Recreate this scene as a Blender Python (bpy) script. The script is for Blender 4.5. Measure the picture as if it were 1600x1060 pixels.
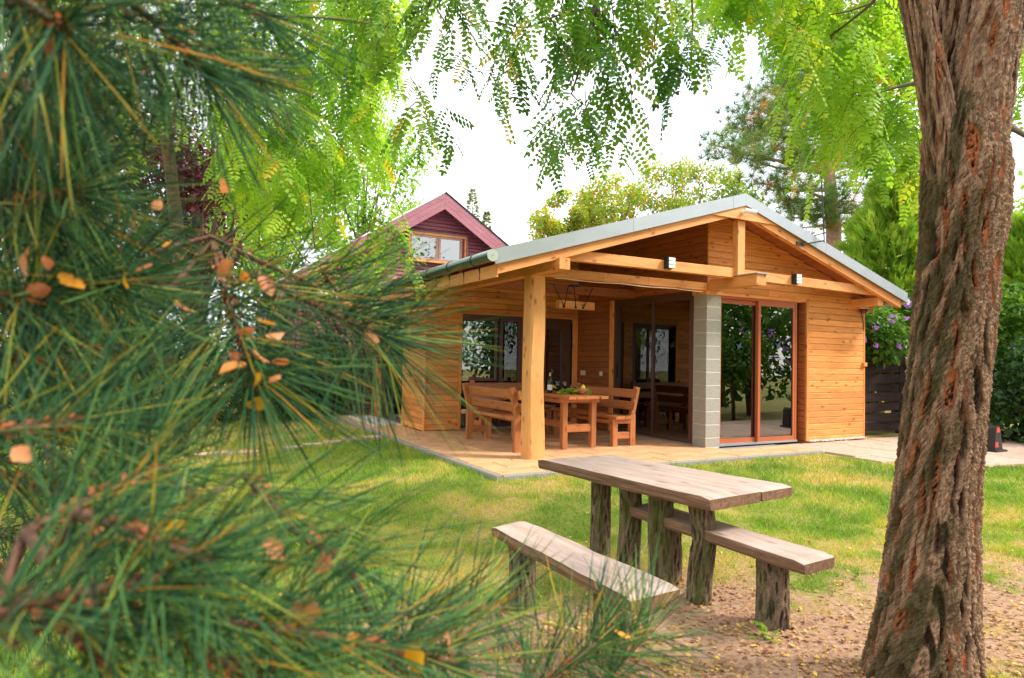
import bpy, math, random
import numpy as np
from mathutils import Matrix, Vector
random.seed(7); RNG = np.random.default_rng(7)
S = bpy.context.scene; COL = S.collection
for o in list(bpy.data.objects): bpy.data.objects.remove(o)

# ------------------------------------------------------------------ camera
IW, IH = 1600, 1060
CAM = np.array([-7.249, -7.1795, 1.28]); YAW, PIT, ROL, FPX = .4994, .0298, .0192, 1015.99
cF = np.array([math.sin(YAW)*math.cos(PIT), math.cos(YAW)*math.cos(PIT), math.sin(PIT)])
_r = np.array([math.cos(YAW), -math.sin(YAW), 0]); _u = np.cross(_r, cF)
cR = _r*math.cos(ROL)+_u*math.sin(ROL); cU = -_r*math.sin(ROL)+_u*math.cos(ROL)
cam = bpy.data.cameras.new('camera'); co = bpy.data.objects.new('camera', cam); COL.objects.link(co)
co.matrix_world = Matrix(((cR[0], cU[0], -cF[0], CAM[0]), (cR[1], cU[1], -cF[1], CAM[1]), (cR[2], cU[2], -cF[2], CAM[2]), (0, 0, 0, 1)))
cam.sensor_width = 36; cam.lens = FPX/IW*36; cam.clip_start = .02; cam.clip_end = 500
cam.dof.use_dof = True; cam.dof.focus_distance = 6.5; cam.dof.aperture_fstop = 6.0
S.camera = co
def ray(u, v): return cF+cR*(u-IW/2)/FPX-cU*(v-IH/2)/FPX
def hit(u, v, ax, val):
    d = ray(u, v); i = 'xyz'.index(ax); return CAM+(val-CAM[i])/d[i]*d
def dep(u, v, z): return CAM+z*ray(u, v)

# ------------------------------------------------------------------ sky, sun, exposure
SUN = Vector((.62, -.42, .72)).normalized()
w = bpy.data.worlds.new('World'); S.world = w; w.use_nodes = True
nt = w.node_tree; N = nt.nodes; N.clear()
sky = N.new('ShaderNodeTexSky'); sky.sky_type = 'NISHITA'; sky.sun_disc = False
sky.sun_elevation = math.asin(SUN.z); sky.sun_rotation = math.atan2(SUN.x, SUN.y)
b1 = N.new('ShaderNodeBackground'); b1.inputs[1].default_value = .1
nt.links.new(sky.outputs[0], b1.inputs[0])
tc = N.new('ShaderNodeTexCoord'); nz = N.new('ShaderNodeTexNoise'); nz.inputs['Scale'].default_value = 2.2; nz.inputs['Detail'].default_value = 7
nt.links.new(tc.outputs['Generated'], nz.inputs['Vector'])
rp = N.new('ShaderNodeValToRGB'); rp.color_ramp.elements[0].position = .3; rp.color_ramp.elements[0].color = (.72, .8, .92, 1)
rp.color_ramp.elements[1].position = .55; rp.color_ramp.elements[1].color = (1, .985, .96, 1)
nt.links.new(nz.outputs['Fac'], rp.inputs[0])
b2 = N.new('ShaderNodeBackground'); b2.inputs[1].default_value = .74
nt.links.new(rp.outputs[0], b2.inputs[0])
mx = N.new('ShaderNodeMixShader'); mx.inputs[0].default_value = .85      # thin bright overcast over the blue
out = N.new('ShaderNodeOutputWorld')
nt.links.new(b1.outputs[0], mx.inputs[1]); nt.links.new(b2.outputs[0], mx.inputs[2]); nt.links.new(mx.outputs[0], out.inputs[0])
sl = bpy.data.lights.new('sun', 'SUN'); so = bpy.data.objects.new('sun', sl); COL.objects.link(so)
sl.energy = 1.5; sl.angle = math.radians(12); sl.color = (1, .93, .82)
so.rotation_euler = SUN.to_track_quat('Z', 'Y').to_euler()
S.view_settings.view_transform = 'Standard'; S.view_settings.look = 'None'; S.view_settings.gamma = 1
S.view_settings.use_curve_mapping = False; S.view_settings.exposure = 1.82
S.render.engine = 'CYCLES'
try:
    S.cycles.max_bounces = 5; S.cycles.transparent_max_bounces = 8; S.cycles.diffuse_bounces = 3; S.cycles.transmission_bounces = 3; S.cycles.glossy_bounces = 3
except Exception: pass

# ------------------------------------------------------------------ helpers
def tag(o, label=None, cat=None, group=None, kind=None):
    if label: o['label'] = label
    if cat: o['category'] = cat
    if group: o['group'] = group
    if kind: o['kind'] = kind
    return o
def thing(name, label, cat, loc=(0, 0, 0), group=None):
    o = bpy.data.objects.new(name, None); o.empty_display_size = .1; o.location = loc; COL.objects.link(o)
    return tag(o, label, cat, group)
def link(name, me, mat=None, parent=None, loc=None, mw=None):
    if mat is not None and len(me.materials) == 0: me.materials.append(mat)
    o = bpy.data.objects.new(name, me); COL.objects.link(o)
    M = mw if mw is not None else Matrix.Translation(Vector(loc) if loc is not None else Vector((0, 0, 0)))
    if parent is not None:
        o.parent = parent
        o.matrix_basis = wmat(parent).inverted() @ M
    else: o.matrix_basis = M
    return o
def wmat(o):
    M = o.matrix_basis.copy()
    while o.parent is not None:
        o = o.parent; M = o.matrix_basis @ M
    return M
def npmesh(name, V, F, attrs=None, smooth=False):
    """V (n,3); F list of int arrays (k,3) / (k,4)"""
    me = bpy.data.meshes.new(name); V = np.asarray(V, np.float32)
    F = [np.asarray(f, np.int32) for f in (F if isinstance(F, list) else [F]) if len(f)]
    me.vertices.add(len(V)); me.vertices.foreach_set('co', V.ravel())
    idx = np.concatenate([f.ravel() for f in F]); tot = np.concatenate([np.full(len(f), f.shape[1], np.int32) for f in F])
    st = np.concatenate([[0], np.cumsum(tot)[:-1]]).astype(np.int32)
    me.loops.add(len(idx)); me.loops.foreach_set('vertex_index', idx)
    me.polygons.add(len(tot)); me.polygons.foreach_set('loop_start', st); me.polygons.foreach_set('loop_total', tot)
    me.polygons.foreach_set('use_smooth', np.full(len(tot), smooth))
    for k, a in (attrs or {}).items():
        at = me.attributes.new(k, 'FLOAT', 'POINT'); at.data.foreach_set('value', np.asarray(a, np.float32))
    me.update(); me.validate(); return me
class MB:
    def __init__(s): s.v = []; s.q = []; s.t = []; s.n = 0
    def add(s, V, Q=(), T=()):
        V = np.asarray(V, float); s.v.append(V)
        if len(Q): s.q.append(np.asarray(Q)+s.n)
        if len(T): s.t.append(np.asarray(T)+s.n)
        s.n += len(V); return s
    def box(s, a, b, ch=0):
        a = np.array(a, float); b = np.array(b, float)
        x0, y0, z0 = np.minimum(a, b); x1, y1, z1 = np.maximum(a, b)
        V = [(x0, y0, z0), (x1, y0, z0), (x1, y1, z0), (x0, y1, z0), (x0, y0, z1), (x1, y0, z1), (x1, y1, z1), (x0, y1, z1)]
        return s.add(V, [(0, 3, 2, 1), (4, 5, 6, 7), (0, 1, 5, 4), (1, 2, 6, 5), (2, 3, 7, 6), (3, 0, 4, 7)])
    def tube(s, P, R, n=10, cap=True):
        P = np.asarray(P, float); R = np.broadcast_to(np.asarray(R, float), (len(P),))
        T = np.gradient(P, axis=0); T /= np.linalg.norm(T, axis=1)[:, None]+1e-12
        ref = np.array([0, 0, 1.]) if abs(T[0][2]) < .9 else np.array([1., 0, 0])
        V = []
        for p, t, r in zip(P, T, R):
            a = np.cross(t, ref); a /= np.linalg.norm(a); ref = np.cross(a, t); b = ref
            th = np.arange(n)*2*np.pi/n
            V.append(p+r*(np.cos(th)[:, None]*a+np.sin(th)[:, None]*b))
        V = np.concatenate(V); Q = []; m = len(P)
        for i in range(m-1):
            for j in range(n):
                k = (j+1) % n; Q.append((i*n+j, i*n+k, (i+1)*n+k, (i+1)*n+j))
        T3 = []
        if cap:
            V = np.vstack([V, P[:1], P[-1:]]); c0 = m*n; c1 = c0+1
            for j in range(n):
                k = (j+1) % n; T3 += [(c0, k, j), (c1, (m-1)*n+j, (m-1)*n+k)]
        return s.add(V, Q, T3)
    def lathe(s, prof, c, n=20):
        th = np.arange(n)*2*np.pi/n; V = []
        for r, z in prof: V.append(np.stack([c[0]+r*np.cos(th), c[1]+r*np.sin(th), np.full(n, c[2]+z)], 1))
        Q = [(i*n+j, i*n+(j+1) % n, (i+1)*n+(j+1) % n, (i+1)*n+j) for i in range(len(prof)-1) for j in range(n)]
        return s.add(np.concatenate(V), Q)
    def prism(s, poly, y0, y1):
        """poly in xz, extruded along y"""
        n = len(poly); V = [(x, y0, z) for x, z in poly]+[(x, y1, z) for x, z in poly]
        s.add(V, [(i, (i+1) % n, n+(i+1) % n, n+i) for i in range(n)], [(0, i+1, i) for i in range(1, n-1)]+[(n, n+i, n+i+1) for i in range(1, n-1)])
        return s
    def mesh(s, name, smooth=False):
        return npmesh(name, np.concatenate(s.v), [np.concatenate(s.q) if s.q else np.zeros((0, 4)), np.concatenate(s.t) if s.t else np.zeros((0, 3))], smooth=smooth)
    def build(s, name, mat, parent=None, smooth=False):
        V = np.concatenate(s.v); c = (V.min(0)+V.max(0))/2; c[2] = V[:, 2].min()
        s.v = [V-c]; return link(name, s.mesh(name, smooth), mat, parent, loc=c)
def chamfer_box(L, w, t, c):
    """length along local X, width along Z, thickness along Y, chamfered long edges and ends"""
    c = min(c, w*.3, t*.3); prof = [(-t/2+c, -w/2), (t/2-c, -w/2), (t/2, -w/2+c), (t/2, w/2-c), (t/2-c, w/2), (-t/2+c, w/2), (-t/2, w/2-c), (-t/2, -w/2+c)]
    V = [(-L/2, y, z) for y, z in prof]+[(L/2, y, z) for y, z in prof]
    Q = [(i, i+8, (i+1) % 8+8, (i+1) % 8) for i in range(8)]
    T = [(0, i, i+1) for i in range(1, 7)]+[(8, 8+i+1, 8+i) for i in range(1, 7)]
    return np.array(V), np.array(Q), np.array(T)
_bm = {}
def board(name, p0, p1, w, t, mat, parent=None, up=(0, 0, 1), ch=.004):
    """plank from p0 to p1 (axis), width w along 'up', thickness t across; shares meshes of equal size"""
    p0 = Vector(p0); p1 = Vector(p1); x = (p1-p0); L = x.length; x.normalize()
    upv = Vector(up); y = upv.cross(x).normalized(); z = x.cross(y)
    key = (round(L, 3), round(w, 4), round(t, 4), ch, mat.name)
    if key not in _bm:
        V, Q, T = chamfer_box(L, w, t, ch); _bm[key] = npmesh(name, V, [Q, T]); _bm[key].materials.append(mat)
    c = (p0+p1)/2
    M = Matrix(((x.x, y.x, z.x, c.x), (x.y, y.y, z.y, c.y), (x.z, y.z, z.z, c.z), (0, 0, 0, 1)))
    return link(name, _bm[key], None, parent, mw=M)
# value noise
_tab = RNG.random((256, 256))
def vnoise(x, y, seed=0):
    x = np.asarray(x, float)+seed*17.31; y = np.asarray(y, float)+seed*9.73
    xi = np.floor(x).astype(int); yi = np.floor(y).astype(int); fx = x-xi; fy = y-yi
    fx = fx*fx*(3-2*fx); fy = fy*fy*(3-2*fy); g = lambda a, b: _tab[a & 255, b & 255]
    return (g(xi, yi)*(1-fx)+g(xi+1, yi)*fx)*(1-fy)+(g(xi, yi+1)*(1-fx)+g(xi+1, yi+1)*fx)*fy
def fbm(x, y, seed=0, o=4):
    r = 0; a = .5; s = 0
    for i in range(o): r = r+a*vnoise(x*2**i, y*2**i, seed+i); s += a; a *= .5
    return r/s
def sstep(a, b, x): t = np.clip((x-a)/(b-a), 0, 1); return t*t*(3-2*t)
def unit(v): return v/(np.linalg.norm(v, axis=-1, keepdims=True)+1e-12)

# ------------------------------------------------------------------ materials
def newmat(name):
    m = bpy.data.materials.new(name); m.use_nodes = True; nt = m.node_tree
    return m, nt, nt.nodes['Principled BSDF'], nt.nodes, nt.links
def ramp(Nn, stops):
    r = Nn.new('ShaderNodeValToRGB'); e = r.color_ramp.elements
    while len(e) < len(stops): e.new(.5)
    for el, (p, c) in zip(e, stops): el.position = p; el.color = (*c, 1)
    return r
def plain(name, col, rough=.6, metal=0, var=.12, scale=30, bump=.1):
    m, nt, b, Nn, L = newmat(name)
    tcd = Nn.new('ShaderNodeTexCoord'); n = Nn.new('ShaderNodeTexNoise'); n.inputs['Scale'].default_value = scale; n.inputs['Detail'].default_value = 5
    L.new(tcd.outputs['Object'], n.inputs['Vector'])
    c = np.array(col); r = ramp(Nn, [(.3, tuple(c*(1-var))), (.7, tuple(np.minimum(c*(1+var), 1)))])
    L.new(n.outputs['Fac'], r.inputs[0]); L.new(r.outputs[0], b.inputs['Base Color'])
    b.inputs['Roughness'].default_value = rough; b.inputs['Metallic'].default_value = metal
    if bump:
        bp = Nn.new('ShaderNodeBump'); bp.inputs['Strength'].default_value = bump; bp.inputs['Distance'].default_value = .01
        L.new(n.outputs['Fac'], bp.inputs['Height']); L.new(bp.outputs[0], b.inputs['Normal'])
    return m
def wood(name, dark, mid, light, rough=.55, rand=.18, scale=1.0, knots=True, spec=.35, cross=22):
    """grain along local X of every board; each board differs through its object random"""
    m, nt, b, Nn, L = newmat(name)
    tcd = Nn.new('ShaderNodeTexCoord'); oi = Nn.new('ShaderNodeObjectInfo')
    off = Nn.new('ShaderNodeMath'); off.operation = 'MULTIPLY'; off.inputs[1].default_value = 37.7; L.new(oi.outputs['Random'], off.inputs[0])
    add = Nn.new('ShaderNodeVectorMath'); add.operation = 'ADD'; L.new(tcd.outputs['Object'], add.inputs[0]); L.new(off.outputs[0], add.inputs[1])
    mp = Nn.new('ShaderNodeMapping'); mp.inputs['Scale'].default_value = (1.3*scale, cross*scale, cross*scale); L.new(add.outputs[0], mp.inputs[0])
    n = Nn.new('ShaderNodeTexNoise'); n.inputs['Scale'].default_value = 1.6; n.inputs['Detail'].default_value = 6; n.inputs['Roughness'].default_value = .62; n.inputs['Distortion'].default_value = .8
    L.new(mp.outputs[0], n.inputs['Vector'])
    r = ramp(Nn, [(.25, dark), (.5, mid), (.75, light)]); L.new(n.outputs['Fac'], r.inputs[0])
    col = r.outputs[0]
    # broad stains
    n2 = Nn.new('ShaderNodeTexNoise'); n2.inputs['Scale'].default_value = 2.2; n2.inputs['Detail'].default_value = 3; L.new(add.outputs[0], n2.inputs['Vector'])
    mr = Nn.new('ShaderNodeMapRange'); mr.inputs['To Min'].default_value = .8; mr.inputs['To Max'].default_value = 1.16; L.new(n2.outputs['Fac'], mr.inputs[0])
    rv = Nn.new('ShaderNodeMapRange'); rv.inputs['To Min'].default_value = 1-rand; rv.inputs['To Max'].default_value = 1+rand; L.new(oi.outputs['Random'], rv.inputs[0])
    mu = Nn.new('ShaderNodeMath'); mu.operation = 'MULTIPLY'; L.new(mr.outputs[0], mu.inputs[0]); L.new(rv.outputs[0], mu.inputs[1])
    vm = Nn.new('ShaderNodeVectorMath'); vm.operation = 'SCALE'; L.new(col, vm.inputs[0]); L.new(mu.outputs[0], vm.inputs['Scale']); col = vm.outputs[0]
    if knots:
        mk = Nn.new('ShaderNodeMapping'); mk.inputs['Scale'].default_value = (4, 9, 9); L.new(add.outputs[0], mk.inputs[0])
        vo = Nn.new('ShaderNodeTexVoronoi'); vo.inputs['Scale'].default_value = 1; L.new(mk.outputs[0], vo.inputs['Vector'])
        kr = ramp(Nn, [(.07, (.30, .22, .17)), (.15, (.72, .66, .62)), (.25, (1, 1, 1))]); L.new(vo.outputs['Distance'], kr.inputs[0])
        mm = Nn.new('ShaderNodeMix'); mm.data_type = 'RGBA'; mm.blend_type = 'MULTIPLY'; mm.inputs[0].default_value = .85
        L.new(col, mm.inputs[6]); L.new(kr.outputs[0], mm.inputs[7]); col = mm.outputs[2]
    L.new(col, b.inputs['Base Color']); b.inputs['Roughness'].default_value = rough; b.inputs['Specular IOR Level'].default_value = spec
    bp = Nn.new('ShaderNodeBump'); bp.inputs['Strength'].default_value = .25; bp.inputs['Distance'].default_value = .004
    L.new(n.outputs['Fac'], bp.inputs['Height']); L.new(bp.outputs[0], b.inputs['Normal'])
    return m
def leafmat(name, stops, trans=.5, rough=.45, tcol=None, spec=.3):
    """two-sided leaf: diffuse + translucent; colour from the 'tint' attribute"""
    m, nt, b, Nn, L = newmat(name)
    at = Nn.new('ShaderNodeAttribute'); at.attribute_name = 'tint'
    r = ramp(Nn, stops); L.new(at.outputs['Fac'], r.inputs[0]); L.new(r.outputs[0], b.inputs['Base Color'])
    b.inputs['Roughness'].default_value = rough; b.inputs['Specular IOR Level'].default_value = spec
    if trans > 0:
        t = Nn.new('ShaderNodeBsdfTranslucent'); g = Nn.new('ShaderNodeMix'); g.data_type = 'RGBA'; g.blend_type = 'MULTIPLY'; g.inputs[0].default_value = 1
        g.inputs[7].default_value = (*(tcol or (1.25, 1.2, .5)), 1); L.new(r.outputs[0], g.inputs[6]); L.new(g.outputs[2], t.inputs[0])
        ms = Nn.new('ShaderNodeMixShader'); ms.inputs[0].default_value = trans
        L.new(b.outputs[0], ms.inputs[1]); L.new(t.outputs[0], ms.inputs[2]); L.new(ms.outputs[0], Nn['Material Output'].inputs[0])
    return m
def glass(name, tint=(.75, .8, .78), refl=1.0):
    m, nt, b, Nn, L = newmat(name); Nn.remove(b)
    tr = Nn.new('ShaderNodeBsdfTransparent'); tr.inputs[0].default_value = (*tint, 1)
    gl = Nn.new('ShaderNodeBsdfGlossy'); gl.inputs['Roughness'].default_value = 0.0; gl.inputs[0].default_value = (.95, .97, .96, 1)
    fr = Nn.new('ShaderNodeFresnel'); fr.inputs[0].default_value = 1.45+.5*refl
    ms = Nn.new('ShaderNodeMixShader'); L.new(fr.outputs[0], ms.inputs[0]); L.new(tr.outputs[0], ms.inputs[1]); L.new(gl.outputs[0], ms.inputs[2])
    L.new(ms.outputs[0], Nn['Material Output'].inputs[0]); return m
def barkmat(name, furrow, plate, high, inner, moss=(.06, .07, .02)):
    m, nt, b, Nn, L = newmat(name)
    ah = Nn.new('ShaderNodeAttribute'); ah.attribute_name = 'bark'
    ai = Nn.new('ShaderNodeAttribute'); ai.attribute_name = 'inner'
    am = Nn.new('ShaderNodeAttribute'); am.attribute_name = 'moss'
    tcd = Nn.new('ShaderNodeTexCoord'); mp = Nn.new('ShaderNodeMapping'); mp.inputs['Scale'].default_value = (60, 60, 14); L.new(tcd.outputs['Object'], mp.inputs[0])
    n = Nn.new('ShaderNodeTexNoise'); n.inputs['Scale'].default_value = 1.2; n.inputs['Detail'].default_value = 6; n.inputs['Roughness'].default_value = .7; L.new(mp.outputs[0], n.inputs['Vector'])
    r = ramp(Nn, [(.1, furrow), (.5, plate), (.95, high)])  # crests lightened, furrows darkened by height: relief shading put into the colour
    sm = Nn.new('ShaderNodeMath'); sm.operation = 'MULTIPLY_ADD'; sm.inputs[1].default_value = .9; L.new(n.outputs['Fac'], sm.inputs[0])
    sb = Nn.new('ShaderNodeMath'); sb.operation = 'SUBTRACT'; sb.inputs[1].default_value = .45; L.new(ah.outputs['Fac'], sb.inputs[0]); L.new(sb.outputs[0], sm.inputs[2])
    L.new(sm.outputs[0], r.inputs[0])
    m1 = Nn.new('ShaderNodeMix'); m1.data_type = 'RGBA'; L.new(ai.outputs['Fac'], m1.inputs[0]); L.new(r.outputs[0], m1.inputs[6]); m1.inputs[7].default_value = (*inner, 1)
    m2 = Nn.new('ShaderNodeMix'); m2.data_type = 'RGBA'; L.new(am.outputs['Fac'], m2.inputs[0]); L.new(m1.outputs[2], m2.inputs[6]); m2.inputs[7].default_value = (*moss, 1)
    m3 = Nn.new('ShaderNodeMix'); m3.data_type = 'RGBA'; m3.blend_type = 'OVERLAY'; m3.inputs[0].default_value = .6; L.new(m2.outputs[2], m3.inputs[6])
    g = ramp(Nn, [(.25, (.2, .2, .2)), (.75, (.8, .8, .8))]); L.new(n.outputs['Fac'], g.inputs[0]); L.new(g.outputs[0], m3.inputs[7])
    L.new(m3.outputs[2], b.inputs['Base Color']); b.inputs['Roughness'].default_value = .85; b.inputs['Specular IOR Level'].default_value = .2
    bp = Nn.new('ShaderNodeBump'); bp.inputs['Strength'].default_value = .7; bp.inputs['Distance'].default_value = .008
    L.new(n.outputs['Fac'], bp.inputs['Height']); L.new(bp.outputs[0], b.inputs['Normal'])
    return m
M = {}
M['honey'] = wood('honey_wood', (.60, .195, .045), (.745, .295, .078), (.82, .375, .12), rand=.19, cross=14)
M['beam'] = wood('beam_wood', (.58, .20, .055), (.73, .30, .095), (.80, .38, .14), rand=.08, cross=11)
M['post'] = wood('post_wood', (.64, .275, .085), (.74, .345, .115), (.79, .39, .14), rand=.04, cross=7)
M['furn'] = wood('furniture_wood', (.27, .085, .026), (.44, .155, .05), (.55, .21, .075), rand=.15, cross=16, rough=.42, spec=.45)
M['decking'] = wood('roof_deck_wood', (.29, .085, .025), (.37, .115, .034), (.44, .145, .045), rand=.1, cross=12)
M['red'] = wood('red_stained_wood', (.20, .05, .065), (.30, .08, .105), (.38, .12, .15), rand=.15, cross=16, knots=False)
M['redtrim'] = wood('red_trim_wood', (.24, .085, .105), (.31, .115, .14), (.37, .15, .175), rand=.06, cross=16, knots=False)
M['grey'] = wood('weathered_wood', (.27, .18, .14), (.45, .335, .28), (.58, .45, .39), rand=.07, cross=9, rough=.5, spec=.4)
M['greyedge'] = wood('live_edge_wood', (.06, .035, .022), (.19, .10, .06), (.33, .20, .13), rand=.07, cross=30, knots=False)
M['fence'] = wood('dark_fence_wood', (.02, .011, .012), (.04, .022, .022), (.07, .04, .04), rand=.25, cross=16, knots=False)
M['frame'] = plain('door_frame_paint', (.43, .105, .036), .35, var=.05, scale=8, bump=.02)
M['darkframe'] = plain('dark_door_frame', (.10, .045, .03), .35, var=.06, scale=8, bump=.02)
M['seal'] = plain('black_seal', (.02, .02, .022), .5, var=.1, bump=0)
M['zinc'] = plain('zinc_sheet', (.36, .39, .42), .38, metal=.5, var=.06, scale=3, bump=.02)
M['gutter'] = plain('zinc_gutter', (.13, .19, .165), .22, metal=.65, var=.1, scale=4, bump=.02)
M['gutcap'] = plain('gutter_end_zinc', (.55, .6, .56), .3, metal=.5, var=.06, scale=5, bump=.02)
M['block'] = plain('concrete_block', (.335, .315, .275), .9, var=.3, scale=90, bump=.5)
M['mortar'] = plain('mortar', (.52, .48, .43), .9, var=.1, scale=60, bump=.3)
M['slab'] = plain('sandstone_slab', (.60, .335, .165), .75, var=.2, scale=4, bump=.12)
M['flag'] = plain('pale_flagstone', (.52, .36, .27), .85, var=.16, scale=9, bump=.25)
M['kerb'] = plain('grey_kerb', (.27, .25, .225), .9, var=.15, scale=30, bump=.3)
M['white'] = plain('white_plastic', (.8, .8, .8), .35, var=.03, bump=0)
M['black'] = plain('black_plastic', (.014, .014, .016), .4, var=.1, bump=0)
M['redplastic'] = plain('red_plastic', (.65, .05, .035), .3, var=.05, bump=0)
M['darkmetal'] = plain('dark_metal', (.03, .034, .036), .45, metal=.5, var=.1, bump=0)
M['sheet'] = plain('roof_sheet', (.5, .52, .54), .4, metal=.3, var=.06, scale=3, bump=.02)
M['redsheet'] = plain('pale_roof_sheet', (.78, .77, .76), .4, var=.05, scale=3, bump=.02)
M['tile'] = plain('clay_tile', (.55, .20, .11), .7, var=.2, scale=12, bump=.2)
M['cream'] = plain('cream_paint', (.75, .62, .48), .5, var=.05, bump=0)
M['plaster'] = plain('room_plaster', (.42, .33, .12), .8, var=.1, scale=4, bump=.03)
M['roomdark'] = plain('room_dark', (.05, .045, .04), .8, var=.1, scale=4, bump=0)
M['glass'] = glass('window_glass', (.60, .66, .62), 2.4)
M['glass2'] = glass('bright_window_glass', (.30, .31, .36), 3.6)
M['lilactrim'] = wood('faded_casement', (.34, .17, .12), (.42, .22, .16), (.48, .27, .20), rand=.05, cross=14, knots=False)
M['clear'] = glass('clear_glass', (.92, .93, .93), .3)
M['bottle'] = plain('bottle_glass', (.008, .014, .008), .08, var=.1, bump=0)
M['cork'] = plain('capsule', (.62, .42, .25), .5, bump=0)
M['paper'] = plain('paper_label', (.78, .76, .74), .7, var=.03, bump=0)
M['bowl'] = wood('bowl_wood', (.36, .12, .05), (.48, .18, .08), (.56, .24, .11), rand=0, cross=8, knots=False)
M['lemon'] = plain('lemon_peel', (.85, .62, .03), .45, var=.08, bump=.2)
M['grape'] = plain('grape_skin', (.012, .012, .035), .3, var=.2, bump=0)
M['gravel'] = plain('white_gravel', (.75, .70, .66), .8, var=.25, scale=60, bump=.3)
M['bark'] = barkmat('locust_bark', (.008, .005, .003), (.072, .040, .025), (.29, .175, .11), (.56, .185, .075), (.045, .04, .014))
M['logbark'] = barkmat('log_bark', (.014, .009, .006), (.085, .058, .036), (.20, .14, .095), (.20, .10, .05), (.085, .095, .02))
M['twig'] = plain('twig_bark', (.10, .06, .04), .8, var=.3, scale=60, bump=.3)
M['pinetwig'] = plain('pine_twig_bark', (.12, .055, .028), .8, var=.4, scale=120, bump=.5)
M['pinebark'] = plain('scots_pine_bark', (.36, .20, .13), .85, var=.3, scale=14, bump=.6)
M['needle'] = leafmat('pine_needles', [(0, (.010, .048, .022)), (.35, (.034, .12, .05)), (.7, (.15, .31, .075)), (.9, (.42, .40, .05)), (1, (.55, .24, .03))], trans=.2, rough=.45, spec=.22, tcol=(1.1, 1.2, .7))
M['farneedle'] = leafmat('far_pine_needles', [(0, (.05, .12, .03)), (.5, (.12, .22, .05)), (.85, (.25, .32, .07)), (1, (.50, .22, .05))], trans=.3)
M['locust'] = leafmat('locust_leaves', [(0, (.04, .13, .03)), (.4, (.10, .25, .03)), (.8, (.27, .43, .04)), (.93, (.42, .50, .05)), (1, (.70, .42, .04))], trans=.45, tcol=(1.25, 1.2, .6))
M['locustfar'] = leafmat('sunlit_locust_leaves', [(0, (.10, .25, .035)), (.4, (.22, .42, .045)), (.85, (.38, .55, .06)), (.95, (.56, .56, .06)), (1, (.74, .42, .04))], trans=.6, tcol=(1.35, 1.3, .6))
M['cypress'] = leafmat('cypress_sprays', [(0, (.10, .22, .03)), (.5, (.22, .40, .04)), (1, (.40, .52, .06))], trans=.35)
M['green'] = leafmat('shrub_leaves', [(0, (.035, .10, .02)), (.5, (.09, .22, .03)), (1, (.24, .38, .05))], trans=.45)
M['dkgreen'] = leafmat('dark_shrub_leaves', [(0, (.012, .04, .012)), (.5, (.03, .09, .02)), (1, (.09, .18, .035))], trans=.3)
M['lush'] = leafmat('lush_leaves', [(0, (.10, .25, .04)), (.5, (.24, .42, .05)), (1, (.45, .55, .09))], trans=.5)
M['autumn'] = leafmat('autumn_leaves', [(0, (.17, .30, .05)), (.5, (.33, .42, .06)), (.8, (.54, .47, .08)), (1, (.70, .27, .06))], trans=.55)
M['plum'] = leafmat('purple_leaves', [(0, (.045, .010, .020)), (.5, (.10, .022, .04)), (.85, (.20, .05, .07)), (1, (.30, .16, .20))], trans=.3, rough=.3, tcol=(1.4, .7, .7))
M['lilac'] = leafmat('lilac_flowers', [(0, (.42, .12, .62)), (1, (.70, .36, .88))], trans=.3, tcol=(1, 1, 1))
M['dryleaf'] = leafmat('dry_leaves', [(0, (.50, .15, .06)), (.5, (.76, .32, .14)), (.8, (.85, .36, .02)), (1, (.88, .50, .02))], trans=.35, tcol=(1.1, .9, .6))
M['litter'] = leafmat('leaf_litter', [(0, (.16, .07, .03)), (.4, (.40, .20, .09)), (.75, (.62, .36, .14)), (1, (.72, .50, .06))], trans=.15, tcol=(1, 1, .7))
M['grass'] = leafmat('grass_blades', [(0, (.12, .26, .022)), (.45, (.27, .44, .03)), (.7, (.50, .52, .06)), (.85, (.68, .52, .13)), (1, (.72, .48, .20))], trans=.35, tcol=(1.2, 1.2, .6))

# ------------------------------------------------------------------ ground
PX, PY = -3.977, -.898
PATH = [(1.50, -.93), (1.62, -1.7), (2.15, -2.35), (3.0, -2.75), (5.2, -3.2), (9, -3.2), (9, -.0), (1.5, -.0)]
def inpoly(x, y, P):
    r = np.zeros(np.shape(x), bool); n = len(P)
    for i in range(n):
        x0, y0 = P[i]; x1, y1 = P[(i+1) % n]
        c = ((y0 > y) != (y1 > y)) & (x < (x1-x0)*(y-y0)/(y1-y0+1e-12)+x0); r ^= c
    return r
def gz(x, y):
    x = np.asarray(x, float); y = np.asarray(y, float)
    d1 = np.hypot(np.maximum(0, PX-x), np.maximum(0, PY-y))
    d2 = np.hypot(np.maximum(0, 1.5-x), np.maximum(0, -2.6-y))
    d = np.minimum(d1, d2)
    return -.055-.15*sstep(0, 2.3, d)+.02*(fbm(x*1.3, y*1.3, 5)-.5)*sstep(0, .5, d)
def bare(x, y):
    """1 = trodden earth, 0 = full grass"""
    a = np.exp(-(((x+4.55)/1.15)**2+((y+4.75)/.85)**2))*1.25+np.exp(-(((x+2.2)/1.6)**2+((y+5.0)/.75)**2))*1.0+np.exp(-(((x+5.6)/.9)**2+((y+4.3)/.8)**2))*.8
    n = fbm(x*2.2, y*2.2, 11); n2 = fbm(x*9, y*9, 13, 3)
    return np.clip(a*.92+((n-.5)*1.7+(n2-.5)*1.3)*sstep(.04, .4, a), 0, 1)
def straw(x, y):
    e = np.exp(-np.maximum(0, np.hypot(np.maximum(0, PX-x), np.maximum(0, PY-y)))/.35)*.45
    return np.clip((fbm(x*1.7, y*1.7, 21)-.365)*2.9+e+.55*bare(x, y)+(fbm(x*6, y*6, 23)-.5)*.5, 0, 1)
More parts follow.
